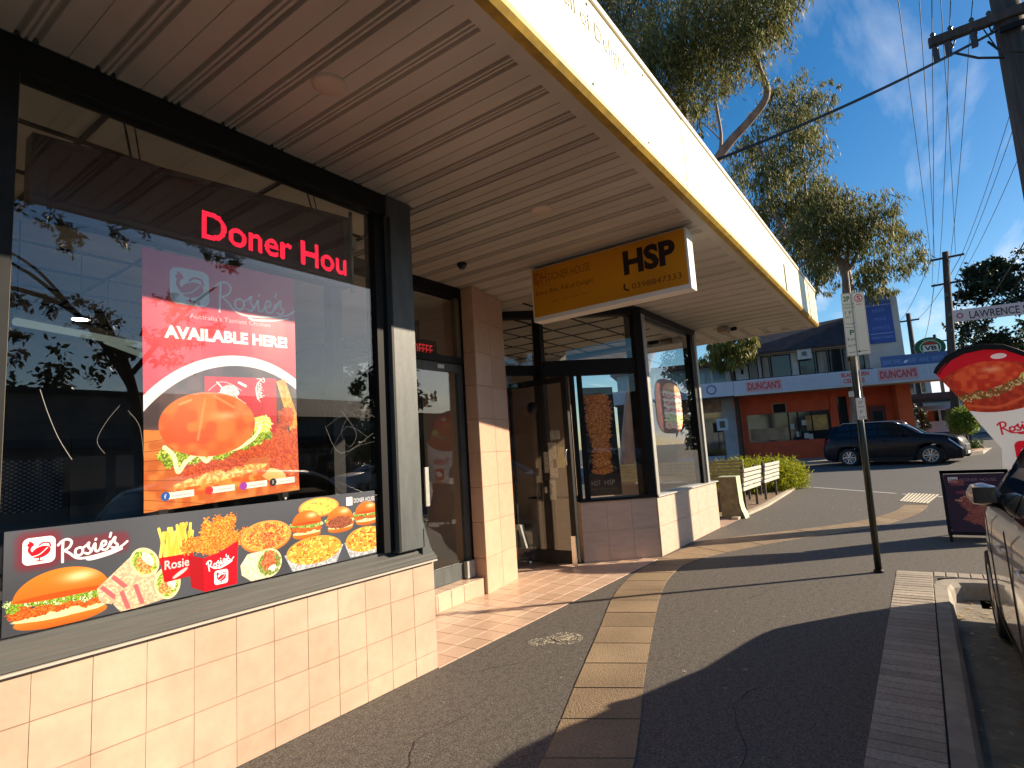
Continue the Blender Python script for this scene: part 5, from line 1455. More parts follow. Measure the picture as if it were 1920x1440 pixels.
for (ya, yb2), lab in zip(((-1.11, -1.22), (-1.38, -1.42), (-1.70, -1.75), (-2.93, -2.0), (-3.35, -2.2)), ('power line from the left tip of the visible crossarm', 'power line from the second insulator of the visible crossarm', 'power line from the third insulator, near the thick pole', 'power line hidden partly behind the thick pole', 'outermost low power line right of the thick pole')):
    wire3(((-24, ya + .8, 8.9), (13.2, ya, 9.05), (31.44, yb2, 7.9)), .3, .008, lab)
for (ya, yb2), lab in zip(((-1.33, .3), (-2.45, -.9)), ('left line from the slim pole to the distant pole by the oval sign', 'right line from the slim pole to the distant pole by the oval sign')): wire((31.44, ya, 9.06), (55, yb2, 10.15), .3, .014, lab, grp='far power lines')
for (ya, yb2), lab in zip(((-1.3, -1.3), (-2.2, -3.8)), ('left lower line from the slim pole to the most distant pole', 'right lower line from the slim pole to the most distant pole')): wire((31.44, ya, 7.9), (80, yb2, 11.2), .6, .016, lab, grp='far power lines')
wire((13.1, -2.0, 8.58), (9.0, 2.30, 5.92), .10, .026, 'thick black service cable crossing in front of the gum trees', 14, grp=None)
wire((13.2, -2.4, 5.5), (32.5, -1.0, 4.2), .3, .012, 'low service line from the big pole to the liquor shop corner', grp=None)
wire((31.4, -2.3, 5.0), (27, -5.4, 9.2), .1, .03, 'dark cable rising at the right edge in front of the dark tree', grp=None)

# street name sign on its own post
ss = thing('street_name_sign', 'white street name blade with black capitals in front of the dark tree', 'street sign', (13, -2.2, 0))
MB().tube([(13.02, -2.05, 0), (13.02, -2.05, 3.72)], .03, 10).build('post', MATS['galvanised'], ss)
bl = MB().slab([(13, -.73, 3.385), (13, -2.05, 3.33), (13, -2.05, 3.545), (13, -.73, 3.60)], (.02, 0, 0)).build('blade', mat('sign_white', (.55, .54, .58), .5), ss)
lettering('letters', 'LAWRENCE ST', mat('sign_black', (.03, .03, .03), .5), ss, (12.998, -.965, 3.405), (0, -1, -.04), (0, 0, 1), width=.86, height=.135, bold=.012)
mb = MB(); rows = []
for k in range(25):
    a = 2 * math.pi * k / 24; rows.append([(12.997, -.83 + .03 * math.cos(a), 3.485 + .03 * math.sin(a)), (12.997, -.83 + .05 * math.cos(a), 3.485 + .05 * math.sin(a))])
mb.grid(rows, smooth=False); mb.build('emblem', mat('emblem_maroon', (.25, .05, .08), .5), ss)

# ================================================================== VEHICLES
M_tyre = mat('tyre', (.018, .018, .018), .85)
M_cglass = mat('car_glass', (.008, .010, .014), .06, spec=.5)
M_trim = mat('car_trim', (.015, .015, .016), .5)
M_lampc = mat('lamp_clear', (.7, .72, .75), .08, spec=.9)
M_lampr = mat('lamp_red', (.35, .01, .02), .15)
M_alloy = mat('alloy', (.55, .55, .57), .3, metal=.8)
def wheel(parent, x, y, r, sgn, spokes=10, wdt=.22):
    t = MB().lathe([(r * .68, -wdt / 2), (r * .93, -wdt / 2), (r, -wdt * .3), (r, wdt * .3), (r * .93, wdt / 2), (r * .68, wdt / 2), (r * .66, wdt * .3), (r * .66, -wdt * .3), (r * .68, -wdt / 2)], (x, y, r), 28, 'y')
    o = t.build('wheel', M_tyre, parent, world=False); WM[o.name] = WM[parent.name]
    yo = y + sgn * wdt * .42
    mb = MB()
    mb.lathe([(r * .70, 0), (r * .70, sgn * .012), (r * .62, sgn * .012), (r * .62, -sgn * .04)], (x, yo, r), 28, 'y')
    for k in range(spokes):
        a = 2 * math.pi * k / spokes
        for da in (-.10, .10):
            c, s_ = math.cos(a + da), math.sin(a + da); c2, s2 = math.cos(a), math.sin(a)
            p0 = Vector((x + c2 * r * .12, yo, r + s2 * r * .12)); p1 = Vector((x + c * r * .66, yo, r + s_ * r * .66))
            mb.tube([p0, p1], [r * .045, r * .035], 4, smooth=False)
    mb.lathe([(.001, sgn * .02), (r * .14, sgn * .015), (r * .16, 0)], (x, yo, r), 14, 'y')
    mb.build('rim', M_alloy, o, world=False)
    d = MB().lathe([(.001, 0), (r * .62, 0)], (x, yo - sgn * .05, r), 20, 'y'); d.build('brake_disc', M_trim, o, world=False)
def car(name, label, cat_, loc, rotz, spec, paint, group=None, trim_low=True):
    T = thing(name, label, cat_, loc, rotz, group)
    L, Wd = spec['L'], spec['W'] / 2
    top = lambda x: float(np.interp(x, *zip(*spec['top'])))
    beltk = spec['belt']
    def belt(x): return min(top(x) - .012, float(np.interp(x, *zip(*beltk))))
    plan = lambda x: Wd * float(np.interp(x, [0, .12, .5, 1.1, L - 1.3, L - .55, L - .14, L], [.78, .88, .965, 1, 1, .95, .84, .62]))
    R = spec['r']; xa = spec['wheels']; Ra = R + .075
    def lowz(x):
        b = float(np.interp(x, [0, .1, .5, L - .6, L - .1, L], [.42, .30, .22, .20, .22, .34]))
        for xw in xa:
            if abs(x - xw) < Ra: b = max(b, R + math.sqrt(Ra * Ra - (x - xw) ** 2))
        return b
    def section(x):
        w_, lo, be, tp = plan(x), lowz(x), belt(x), top(x)
        mid = max(lo + .02, .62 * be + .1); g = max(0, tp - be)
        inn = .20 * min(1, g / .55) + .02
        P = [(w_ * .965, lo), (w_ * 1.0, max(lo + .01, min(lo + .16, mid - .01))), (w_ * 1.0, mid), (w_ * .985, max(mid + .01, be - .07)), (w_ * .955, be)]
        P += [(w_ * .955 - inn * .5, be + g * .52), (w_ * .955 - inn, be + g * .90), (w_ * .955 - inn - .07, tp), (w_ * .35, tp + .012 + .01 * min(1, g * 4)), (0, tp + .018 + .015 * min(1, g * 4))]
        return P
    N = 110; X = sorted(set(list(np.linspace(0, L, N)) + [xw + s_ * Ra * .999 for xw in xa for s_ in (-1, 1)]))
    rows = []
    for x in X:
        s_ = section(x); rows.append([(x, -a, b) for a, b in s_] + [(x, a, b) for a, b in s_[::-1][1:]])
    mb = MB(); mb.grid(rows, smooth=True)
    for r_, fl2 in ((rows[0], False), (rows[-1], True)):
        mb.face(r_ if fl2 else r_[::-1])
    body = mb.build('body', paint, T, world=False); WM[body.name] = WM[T.name]
    MB().box((.3, -Wd * .86, .20), (L - .35, Wd * .86, .62)).build('underbody', M_trim, T, world=False)
    def patch(nm, x0, x1, i0, i1, f0, f1, off, m_, sgn, par=T, n=10, slant0=0, slant1=0):
        """patch of the side surface between section points i0+f0 and i1+f1"""
        rws = []
        for k in range(n + 1):
            rr = []
            for q in range(4):
                t_ = q / 3; x = (x0 + slant0 * t_) * (1 - k / n) + (x1 + slant1 * t_) * (k / n)
                s_ = section(x); v0 = Vector(s_[i0]).lerp(Vector(s_[min(i0 + 1, 9)]), f0); v1 = Vector(s_[i1]).lerp(Vector(s_[min(i1 + 1, 9)]), f1)
                p = v0.lerp(v1, t_); rr.append((x, sgn * (p.x + off), p.y + off * .2))
            rws.append(rr)
        return MB().grid(rws, smooth=True).build(nm, m_, par, world=False)
    for sgn in (-1, 1):
        for a, b, s0_, s1_ in spec['side_glass']: patch('side_window', a, b, 4, 6, .18, .0, .012, M_cglass, sgn, slant0=s0_, slant1=s1_)
        for a, b in spec['doors']:
            zz = [lowz((a + b) / 2) + .12, belt((a + b) / 2) - .02]
            for xx in (a, b):
                mb = MB()
                q = [(xx, sgn * (plan(xx) * 1.0 + .002), z_) for z_ in np.linspace(zz[0], zz[1], 5)]
                mb.tube(q, .004, 4, smooth=False); mb.build('door_gap', M_trim, T, world=False)
            hx = a + .12; wy = sgn * (plan(hx) + .018)
            MB().tube([(hx, wy - sgn * .02, belt(hx) - .16), (hx + .03, wy, belt(hx) - .155), (hx + .17, wy, belt(hx) - .15), (hx + .20, wy - sgn * .02, belt(hx) - .15)], .011, 6).build('door_handle', spec.get('handle', paint), T, world=False)
        mx = spec['mirror']; yb3 = plan(mx) * .95
        mo = MB(); mo.lathe([(.01, -.10), (.07, -.07), (.10, .0), (.085, .07), (.02, .10)], (0, 0, 0), 12, 'y')
        mo.v = [(mx + v[0] * .9, sgn * (yb3 + .06) + v[1] * .9, spec['mz'] + v[2] * .75) for v in mo.v]
        o = mo.build('mirror', (spec.get('mirror_mat') or paint), T, world=False); WM[o.name] = WM[T.name]
        MB().box((mx - .092, sgn * (yb3 + .0), spec['mz'] - .05), (mx - .082, sgn * (yb3 + .12), spec['mz'] + .05), .003).build('mirror_glass', mat('mirror_dark', (.03, .03, .035), .05), o, world=False)
        MB().tube([(mx + .05, sgn * (yb3 - .02), spec['mz'] - .08), (mx + .02, sgn * (yb3 + .10), spec['mz'] - .05)], .02, 6).build('mirror_arm', M_trim, o, world=False)
        for xw in xa: wheel(T, xw, sgn * (Wd - .115), R, sgn)
        # lamps
        patch('headlight', L - .42, L - .05, 3, 3, .1, .9, .012, M_lampc, sgn, n=5)
        patch('tail_light', .03, .34, 3, 3, .0, 1.0, .012, M_lampr, sgn, n=4)
        if trim_low: patch('sill_trim', xa[0] + Ra, xa[1] - Ra, 0, 0, .0, .8, .01, M_trim, sgn)
    for nm, (a, b) in (('windscreen', spec['screen']), ('rear_window', spec['rear'])):
        rws = []
        for k in range(7):
            x = a + (b - a) * k / 6; s_ = section(x); e = Vector(s_[7]).lerp(Vector(s_[6]), .3); c1 = Vector(s_[8]); c2 = Vector(s_[9])
            pts = [e, Vector(s_[7]), c1, c2]; r0 = [(x, p.x, p.y + .012) for p in pts]
            rws.append([(x_, -y_, z_) for x_, y_, z_ in r0] + r0[::-1][1:])
        MB().grid(rws, smooth=True).build(nm, M_cglass, T, world=False)
    MB().box((L - .10, -Wd * .5, .50), (L + .012, Wd * .5, .72), .02).build('grille', M_trim, T, world=False)
    MB().box((L - .02, -.26, .36), (L + .02, .26, .47), .004).build('number_plate', mat('plate_white', (.6, .6, .6), .5), T, world=False)
    MB().box((-.02, -.26, .62), (.03, .26, .73), .004).build('number_plate', mat('plate_white', (.6, .6, .6), .5), T, world=False)
    if spec.get('rails'):
        for sgn in (-1, 1):
            s1 = section(1.0)[7]; MB().tube([(.7, sgn * s1[0], top(.7) + .0), (.85, sgn * s1[0], top(.9) + .05), (2.7, sgn * s1[0], top(2.6) + .05), (2.9, sgn * s1[0], top(2.9) + .0)], .015, 6).build('roof_rail', M_alloy, T, world=False)
    return T
suv_spec = dict(L=4.85, W=1.9, r=.37, wheels=(1.02, 3.82), top=[(0, .78), (.04, 1.02), (.10, 1.25), (.34, 1.64), (.9, 1.73), (2.0, 1.75), (2.65, 1.70), (3.05, 1.52), (3.55, 1.20), (4.2, 1.12), (4.66, 1.02), (4.80, .86), (4.85, .60)],
    belt=[(0, .9), (.3, 1.18), (3.5, 1.13), (4.4, 1.02), (4.85, .55)], side_glass=[(.52, 1.15, .22, 0), (1.2, 2.12, 0, 0), (2.18, 3.42, 0, -.42)], doors=[(1.18, 2.14), (2.16, 3.15)], mirror=3.05, mz=1.20,
    screen=(2.78, 3.62), rear=(.20, .62), rails=True)
hatch_spec = dict(L=4.4, W=1.8, r=.34, wheels=(.85, 3.48), top=[(0, .72), (.05, .96), (.14, 1.10), (.40, 1.46), (.85, 1.60), (1.6, 1.64), (2.25, 1.60), (2.66, 1.44), (3.14, 1.20), (3.7, 1.13), (4.15, 1.05), (4.34, .90), (4.4, .60)],
    belt=[(0, .86), (.3, 1.10), (3.0, 1.06), (4.0, 1.0), (4.4, .58)], side_glass=[(.40, .9, .2, 0), (.95, 1.7, 0, 0), (1.75, 2.9, 0, -.42)], doors=[(.95, 1.72), (1.74, 2.78)], mirror=2.46, mz=1.20, mirror_mat=None,
    screen=(2.28, 3.1), rear=(.18, .50))
M_navy = mat('navy_paint', (.003, .004, .010), .35, coat=.12, spec=.2)
M_silver = mat('champagne_paint', (.74, .68, .61), .28, metal=.25, coat=1.0)
M_whitep = mat('white_paint', (.62, .64, .66), .25, coat=.6)
d_ = Vector((26.7 - 27.21, -.16 - 2.49)); ra = math.atan2(d_.y, d_.x)
rw = Vector((27.21, 2.49)); dn = d_.normalized(); nl = Vector((-dn.y, dn.x))      # left of travel
org = rw - dn * 1.02 + nl * .95
suv = car('black_suv', 'dark navy station wagon driving across the side street in front of the red shop', 'car', (org.x, org.y, .125), ra, suv_spec, M_navy)
suv.scale = (.985, 1, 1.0)
yaw = math.radians(0.3)
o0 = Vector((2.45, -.315)) - Vector((-math.sin(yaw), math.cos(yaw))) * .9
pcx = car('parked_car', 'champagne silver hatchback parked at the kerb along the right edge', 'car', (o0.x, o0.y, -.152), yaw, hatch_spec, M_silver)

def van(name, label, loc, rotz, paint, group=None):
    T = thing(name, label, 'van', loc, rotz, group)
    mb = MB(); prof = [(0, .35), (0, 1.9), (.15, 2.15), (3.3, 2.2), (3.9, 1.95), (4.5, 1.25), (5.1, 1.05), (5.25, .8), (5.25, .35)]
    rows = []
    for x, z in prof:
        rows.append([(x, -.95, z), (x, .95, z)])
    for s_ in (-1, 1): mb.face([(x, s_ * .95, z) for x, z in (prof if s_ < 0 else prof[::-1])])
    mb.grid(rows, smooth=False); b = mb.build('body', paint, T, world=False)
    mb = MB()
    mb.face([(-.012, -.80, 1.25), (-.012, -.06, 1.25), (-.012, -.06, 1.85), (-.012, -.80, 1.85)]); mb.build('rear_window', M_cglass, T, world=False)
    mb = MB(); mb.face([(-.012, .06, 1.25), (-.012, .80, 1.25), (-.012, .80, 1.85), (-.012, .06, 1.85)]); mb.build('rear_window', M_cglass, T, world=False)
    for s_ in (-1, 1):
        mb = MB(); mb.face([(3.35, s_ * .962, 1.25), (4.35, s_ * .962, 1.25), (3.85, s_ * .962, 1.88), (3.35, s_ * .962, 1.95)]); mb.build('side_window', M_cglass, T, world=False)
        MB().box((-.02, s_ * .84, .9), (.02, s_ * .94, 1.5)).build('tail_light', M_lampr, T, world=False)
        for xw in (1.0, 4.3): wheel(T, xw, s_ * .84, .34, s_, 6)
    MB().face([(3.95, -.8, 1.93), (4.47, -.85, 1.32), (4.47, .85, 1.32), (3.95, .8, 1.93)]).build('windscreen', M_cglass, T, world=False)
    MB().box((-.05, -.9, .35), (.02, .9, .62), .02).build('bumper', mat('blue_bumper', (.03, .05, .14), .5), T, world=False)
    return T
van('white_van', 'pale van parked beyond the red shop seen from behind', (40.2, -1.0, .62), math.radians(-4), M_whitep)

# ================================================================== TREES AND SHRUBS
def leaf_cloud(name, parent, mt, blobs, size, aspect=.22, droop=.8, seed=1, curl=.15):
    """blobs: (centre, (rx,ry,rz), count)"""
    r = np.random.RandomState(seed); Cs = []
    for c, rad, n in blobs:
        # leaves gather in twigs: sub-clumps inside each blob
        m_ = max(3, n // 22); sc = r.randn(m_, 3); sc /= np.linalg.norm(sc, axis=1)[:, None] + 1e-9
        sc *= (r.rand(m_, 1) ** .42) * np.array(rad); idx = r.randint(m_, size=n)
        p = sc[idx] + r.randn(n, 3) * np.array(rad) * .13; p[:, 2] -= np.abs(r.randn(n)) * rad[2] * .12
        Cs.append(p + np.array(c))
    P = np.concatenate(Cs); n = len(P)
    d = r.randn(n, 3) * (1 - droop * .72); d[:, 2] -= droop * 1.1; d /= np.linalg.norm(d, axis=1)[:, None]
    s = r.randn(n, 3); s -= (s * d).sum(1)[:, None] * d; s /= np.linalg.norm(s, axis=1)[:, None]
    nn = np.cross(d, s); L_ = size * r.uniform(.6, 1.25, (n, 1)); Wd = L_ * aspect
    v = np.stack([P, P + d * L_ * .5 + s * Wd * .5 + nn * L_ * curl * .5, P + d * L_, P + d * L_ * .5 - s * Wd * .5 + nn * L_ * curl * .5], 1).reshape(-1, 3)
    me = bpy.data.meshes.new(name); me.vertices.add(4 * n); me.vertices.foreach_set('co', v.astype(np.float32).ravel())
    me.loops.add(4 * n); me.loops.foreach_set('vertex_index', np.arange(4 * n, dtype=np.int32)); me.polygons.add(n)
    me.polygons.foreach_set('loop_start', np.arange(0, 4 * n, 4, dtype=np.int32))
    try: me.polygons.foreach_set('loop_total', np.full(n, 4, np.int32))
    except Exception: pass
    me.update(calc_edges=True)
    a = me.attributes.new('tone', 'FLOAT', 'FACE'); a.data.foreach_set('value', r.rand(n).astype(np.float32))
    me.materials.append(mt)
    if parent is not None and parent.name in WM:
        Mi = np.array(WM[parent.name].inverted()); co = np.concatenate([v, np.ones((len(v), 1))], 1) @ Mi.T; me.vertices.foreach_set('co', co[:, :3].astype(np.float32).ravel()); me.update()
    o = bpy.data.objects.new(name, me); C.objects.link(o)
    if parent is not None: o.parent = parent
    return o
M_gum = leafmat('gum_leaves', [(.06, .075, .018), (.12, .14, .030), (.21, .21, .060), (.10, .12, .035), (.28, .27, .11), (.17, .11, .035)], .6, .38)
M_gumbark = mat('gum_bark', (.20, .13, .10), .7, var=.3, vscale=5, col2=(.34, .24, .18), bump=.4, bscale=14, stretch=(1, 1, .3))
M_dkleaf = leafmat('dark_leaves', [(.012, .022, .010), (.025, .04, .016), (.045, .065, .025)], .5, .2)
M_bright = leafmat('bright_leaves', [(.10, .16, .02), (.18, .26, .03), (.26, .34, .06)], .5, .4)
M_bark = mat('dark_bark', (.07, .05, .04), .85, var=.3, vscale=6)
def limbs(parent, paths, mt, first='trunk'):
    for i, (pts, r0, r1) in enumerate(paths):
        P_ = []
        pts = [Vector(p) for p in pts]
        for a in range(len(pts) - 1):
            p0, p1, p2, p3 = pts[max(a - 1, 0)], pts[a], pts[a + 1], pts[min(a + 2, len(pts) - 1)]
            for k in range(5):
                t = k / 5; P_.append(0.5 * ((2 * p1) + (p2 - p0) * t + (2 * p0 - 5 * p1 + 4 * p2 - p3) * t * t + (3 * p1 - p0 - 3 * p2 + p3) * t ** 3))
        P_.append(pts[-1]); n = len(P_)
        MB().tube(P_, [r0 + (r1 - r0) * (k / (n - 1)) for k in range(n)], 10 if r0 > .1 else 6).build(first if i == 0 else 'branch', mt, parent)
# Tree A rises from the garden behind the shop
xA = 15.5
tA = thing('gum_tree', 'tall gum tree leaning over the canopy with a bare curved branch against the sky', 'tree', (16.5, 7.5, 0), group=None)
def A(px, py, dx=0): v = atx(px, py, xA + dx); return v
limbs(tA, [([(16.5, 7.5, 0), (16.3, 6.8, 3.5), (15.9, 5.4, 6.2), A(1290, 380)], .34, .22),
           ([A(1290, 380), A(1345, 298), A(1372, 262), A(1400, 232), A(1432, 192), A(1438, 165), A(1424, 130), A(1400, 60)], .135, .06),
           ([A(1350, 290), A(1352, 255), A(1348, 225), A(1340, 180)], .05, .03), ([A(1350, 262), A(1334, 245), A(1312, 228)], .022, .012),
           ([A(1290, 380), A(1280, 200, .5), A(1275, 120, .7), A(1290, -60)], .17, .08), ([A(1290, 260, .3), A(1230, 150), A(1190, 40)], .09, .04)], M_gumbark)
bA = []
for (px, py, rp, k) in [(1180, 40, 62, 1), (1165, 95, 40, 1), (1250, 90, 76, 1), (1330, 60, 82, 1), (1420, 40, 58, 1), (1300, 150, 58, 1), (1225, 165, 46, .9), (1385, 118, 40, .8), (1282, 205, 36, .7), (1330, 190, 30, .5), (1465, 15, 42, .8), (1200, -90, 110, .8), (1350, -90, 120, .8), (1100, -60, 90, .7), (1470, -60, 60, .6), (1290, 255, 22, .5), (1240, 110, 60, 1), (1370, 20, 70, 1)]:
    for j in range(2):
        dx = random.uniform(-1.6, 1.6); c = A(px + random.uniform(-8, 8), py + random.uniform(-6, 6), dx); rr = rp * c.x / F * 1.22
        bA.append((tuple(c), (rr * 1.1, rr * .95, rr * .95), int(1150 * k * (rp / 60) ** 2)))
leaf_cloud('crown', tA, M_gum, bA, .20, .17, .85, 3)
# Tree B across the street
xB = 31.2
tB = thing('gum_tree', 'broad gum tree behind the parking sign, crown hanging over the end of the canopy', 'tree', (31.2, 1.8, .3))
def B(px, py, dx=0): return atx(px, py, xB + dx)
b0 = B(1628, 872, 0)
limbs(tB, [([B(1612, 885), B(1605, 780), B(1598, 680), B(1590, 560), B(1588, 520), B(1578, 488)], .27, .22), ([B(1583, 505), B(1560, 470), B(1520, 470), B(1478, 440), B(1445, 380), B(1435, 310), B(1420, 260)], .17, .06),
           ([B(1590, 510), B(1612, 470), B(1640, 440), B(1680, 470)], .10, .03), ([B(1545, 468), B(1500, 500), B(1470, 520)], .06, .02), ([B(1478, 440), B(1510, 380), B(1500, 260), B(1490, 190)], .08, .03), ([B(1590, 500), B(1585, 430), B(1550, 380)], .08, .03)], M_gumbark)
bB = []
for (px, py, rp, k) in [(1480, 185, 44, .9), (1525, 205, 34, .8), (1440, 215, 30, .7), (1500, 235, 40, .8), (1400, 290, 36, .8), (1430, 270, 36, .7), (1460, 305, 40, .9), (1520, 275, 34, .6), (1385, 330, 30, .7), (1495, 350, 46, 1.1), (1440, 350, 40, .8), (1545, 375, 44, 1.2), (1480, 410, 50, 1.2), (1540, 430, 50, 1.3), (1500, 470, 42, 1.1), (1590, 400, 36, 1), (1650, 385, 28, .7), (1640, 425, 36, .8), (1590, 450, 34, 1), (1685, 435, 26, .6), (1655, 475, 34, .7), (1705, 478, 26, .5), (1735, 478, 13, .4), (1530, 515, 30, .8), (1510, 545, 20, .6), (1640, 515, 28, .7), (1620, 540, 22, .6), (1655, 545, 18, .5), (1560, 480, 30, .9), (1685, 500, 22, .4), (1555, 160, 16, .4), (1450, 170, 20, .5), (1420, 400, 30, .7), (1440, 440, 26, .6), (1610, 500, 16, .5), (1560, 535, 14, .3)]:
    dx = random.uniform(-2.3, 2.3); c = B(px, py, dx); rr = rp * c.x / F * 1.18
    bB.append((tuple(c), (rr * 1.1, rr * .92, rr * .85), int(1300 * k * (rp / 36) ** 2)))
leaf_cloud('crown', tB, M_gum, bB, .30, .18, .88, 4)
# small drooping tree before the low building left of the red shop
tC = thing('small_tree', 'small drooping yellow green tree under the far end of the canopy', 'tree', (30, 7.45, .3))
limbs(tC, [([(30, 7.35, .3), atx(1378, 730, 30), atx(1366, 680, 30), atx(1360, 660, 30)], .12, .07)], M_bark)
bC = [(tuple(atx(px, py, 30 + random.uniform(-.6, .6))), (.6, .6, .55), 330) for px, py in ((1345, 650), (1370, 648), (1392, 655), (1330, 662), (1375, 668), (1355, 675), (1395, 640), (1350, 630), (1380, 628))]
leaf_cloud('crown', tC, leafmat('yellow_green_leaves', [(.10, .11, .02), (.19, .20, .04), (.30, .28, .08)], .5, .35), bC, .34, .2, .95, 5)
# fig tree at the right edge
tD = thing('fig_tree', 'large dark round tree at the right edge behind the street name sign', 'tree', (46, -6.5, .7))
limbs(tD, [([(46, -6.5, .6), (46, -6.4, 4), (46, -6.3, 7)], .5, .3), ([(46, -6.4, 4), (46, -5, 6.5)], .2, .1)], M_bark)
bD = []
for k in range(34):
    a, b = random.uniform(0, 6.28), random.uniform(-.75, 1); rr = math.sqrt(max(0, 1 - b * b))
    bD.append(((46 + 2.6 * rr * math.cos(a), -6.4 + 3.3 * rr * math.sin(a), 8.6 + 3.0 * b), (1.1, 1.2, .8), 620))
leaf_cloud('crown', tD, M_dkleaf, bD, .30, .5, .3, 6)
# topiary ball
tE = thing('topiary_tree', 'small tree clipped to a bright green ball on a thin stem', 'tree', (31.2, -1.15, .3))
c_ = atx(1807, 785, 31.2)
limbs(tE, [([(31.2, c_.y - .02, .3), (31.2, c_.y, c_.z)], .05, .04)], M_bark)
bE = [((31.2, c_.y, c_.z), (.58, .58, .55), 6000)]
o = leaf_cloud('crown', tE, M_bright, bE, .10, .5, .2, 7)
tF = thing('shrub', 'low green shrubs at the foot of the clipped ball tree', 'shrub', (32.4, -1.3, .4))
leaf_cloud('foliage', tF, leafmat('shrub_leaves', [(.04, .07, .015), (.10, .16, .03)], .5, .3), [((32.4 + k * .3, -1.0 - k * .25, .62), (.3, .3, .22), 350) for k in range(5)], .12, .4, .0, 8)
limbs(tF, [([(32.4, -1.3, .4), (32.5, -1.3, .7)], .03, .02)], M_bark, 'stem')
tG = thing('potted_shrub', 'dark leafy shrub in a white pot at the corner of the red shop', 'plant', (34.2, -.24, .45))
leaf_cloud('foliage', tG, M_dkleaf, [((34.2, -.20, 2.1), (.22, .22, .45), 500), ((34.2, -.22, 1.6), (.2, .2, .3), 200)], .14, .4, .2, 9)
MB().lathe([(.01, .45), (.28, .45), (.36, 1.15), (.32, 1.2), (.01, 1.15)], (34.2, -.24, 0), 14).build('pot', mat('white_pot', (.6, .6, .6), .6), tG)
# grassy shrub mound
tH = thing('round_shrub', 'rounded golden green shrub behind the farther white bench', 'shrub', (17.7, 3.8, 0))
M_gold = leafmat('golden_leaves', [(.06, .10, .01), (.20, .25, .01), (.36, .38, .015), (.48, .40, .03)], .6, .5)
bH = [((17.9 + dx, 3.75 + dy, zz), (rx, rx * .9, rz_), n) for dx, dy, zz, rx, rz_, n in ((0, 0, .44, .92, .5, 15000), (.55, -.35, .42, .7, .48, 9000), (-.9, .5, .5, .85, .5, 9000), (-1.9, 1.0, .45, .8, .5, 6000), (.9, .4, .4, .6, .4, 4000))]
leaf_cloud('foliage', tH, M_gold, bH, .10, .22, -.3, 10)
limbs(tH, [([(17.9, 3.75, 0), (17.9, 3.75, .5)], .05, .03)], M_bark, 'stem')

# ================================================================== RED SHOP AND NEIGHBOURS ACROSS THE STREET
rotD = math.atan2(-.95, .31)
M_red = mat('red_orange_render', (.56, .085, .028), .7, var=.15, vscale=2)
M_oran = mat('orange_render', (.52, .10, .03), .7, var=.1, vscale=2)
M_cgrey = mat('cool_grey_render', (.36, .40, .46), .7, var=.1, vscale=2)
M_bwhite = mat('off_white_render', (.55, .56, .55), .7, var=.08, vscale=1.5)
M_roofd = mat('dark_roof', (.035, .035, .05), .8, var=.3, vscale=3)
M_dglass = mat('dark_window', (.02, .025, .03), .06, spec=.8)
M_awn = mat('pale_blue_fascia', (.46, .52, .62), .5, var=.06, vscale=2)
def local(name, label, cat, s0=0.0):
    return thing(name, label, cat, (31.6 + .31 * s0, 4.3 - .95 * s0, gz(32)), rotD)
def lb_(t, nm, m_, a, b, c=0, s0=0.0):
    """box in facade coordinates (along, depth, absolute height)"""
    return MB().box((a[0] - s0, a[1], a[2] - gz(32)), (b[0] - s0, b[1], b[2] - gz(32)), c).build(nm, m_, t, world=False)
rs_ = local('red_shop', 'two storey liquor shop with red walls, dark upper windows and a pale blue awning', 'building')
G0 = .40
lb_(rs_, 'wall', M_red, (-3.5, .0, G0), (-2.95, .3, 3.9)); lb_(rs_, 'wall', M_red, (-2.95, .0, G0), (.9, .3, 1.32)); lb_(rs_, 'wall', M_red, (-2.95, .0, 2.72), (.9, .3, 3.9)); lb_(rs_, 'wall', M_red, (.85, 0, G0), (1.75, .3, 3.9))
lb_(rs_, 'wall', M_red, (2.6, .9, G0), (4.0, 1.1, 3.9)); lb_(rs_, 'pillar', M_oran, (3.75, -.05, G0), (4.35, .5, 3.7)); lb_(rs_, 'wall', M_dglass, (1.75, .8, G0), (2.6, .85, 3.9))
lb_(rs_, 'wall', M_roofd, (-3.4, 6, G0), (4.3, 6.2, 7.3)); lb_(rs_, 'wall', M_red, (4.1, .3, G0), (4.3, 6, 3.9))
wf = lb_(rs_, 'window', M_dglass, (-2.95, .12, 1.32), (.85, .16, 2.72)); 
for s_ in (-1.05, -.62, .0): lb_(rs_, 'mullion', M_black, (s_, .06, 1.32), (s_ + .05, .12, 2.72))
lb_(rs_, 'window_print', mat('tan_print', (.34, .24, .14), .6, var=.4, vscale=2), (-2.85, .10, 1.40), (-1.1, .115, 2.0)); lb_(rs_, 'window_print', mat('amber_print', (.42, .26, .08), .6, var=.4, vscale=3), (-.25, .10, 1.75), (.72, .115, 2.5))
for s_, z_ in ((-1.0, 2.0), (-.75, 1.6), (-.45, 2.15), (-.4, 1.5), (-.2, 1.45)): lb_(rs_, 'window_card', mat('pale_card', (.45, .47, .45), .7), (s_, .09, z_ - .12), (s_ + .2, .10, z_ + .14))
lb_(rs_, 'air_vent', M_black, (-1.68, -.03, 2.74), (-1.12, .05, 3.18)); lb_(rs_, 'vent_frame', mat('tan_frame', (.4, .32, .22), .6), (-1.72, -.02, 2.70), (-1.08, .02, 3.22))
lb_(rs_, 'down_pipe', M_oran, (-3.05, -.06, G0), (-2.98, 0, 3.4))
dd = lb_(rs_, 'door', mat('maroon_door', (.10, .02, .02), .5), (2.75, .82, G0), (3.45, .88, 2.75)); lb_(rs_, 'door_pane', M_dglass, (2.9, .80, 1.1), (3.3, .815, 2.5)); lb_(rs_, 'door_notice', mat('pale_card', (.45, .47, .45), .7), (2.95, .78, 1.5), (3.2, .80, 1.75))
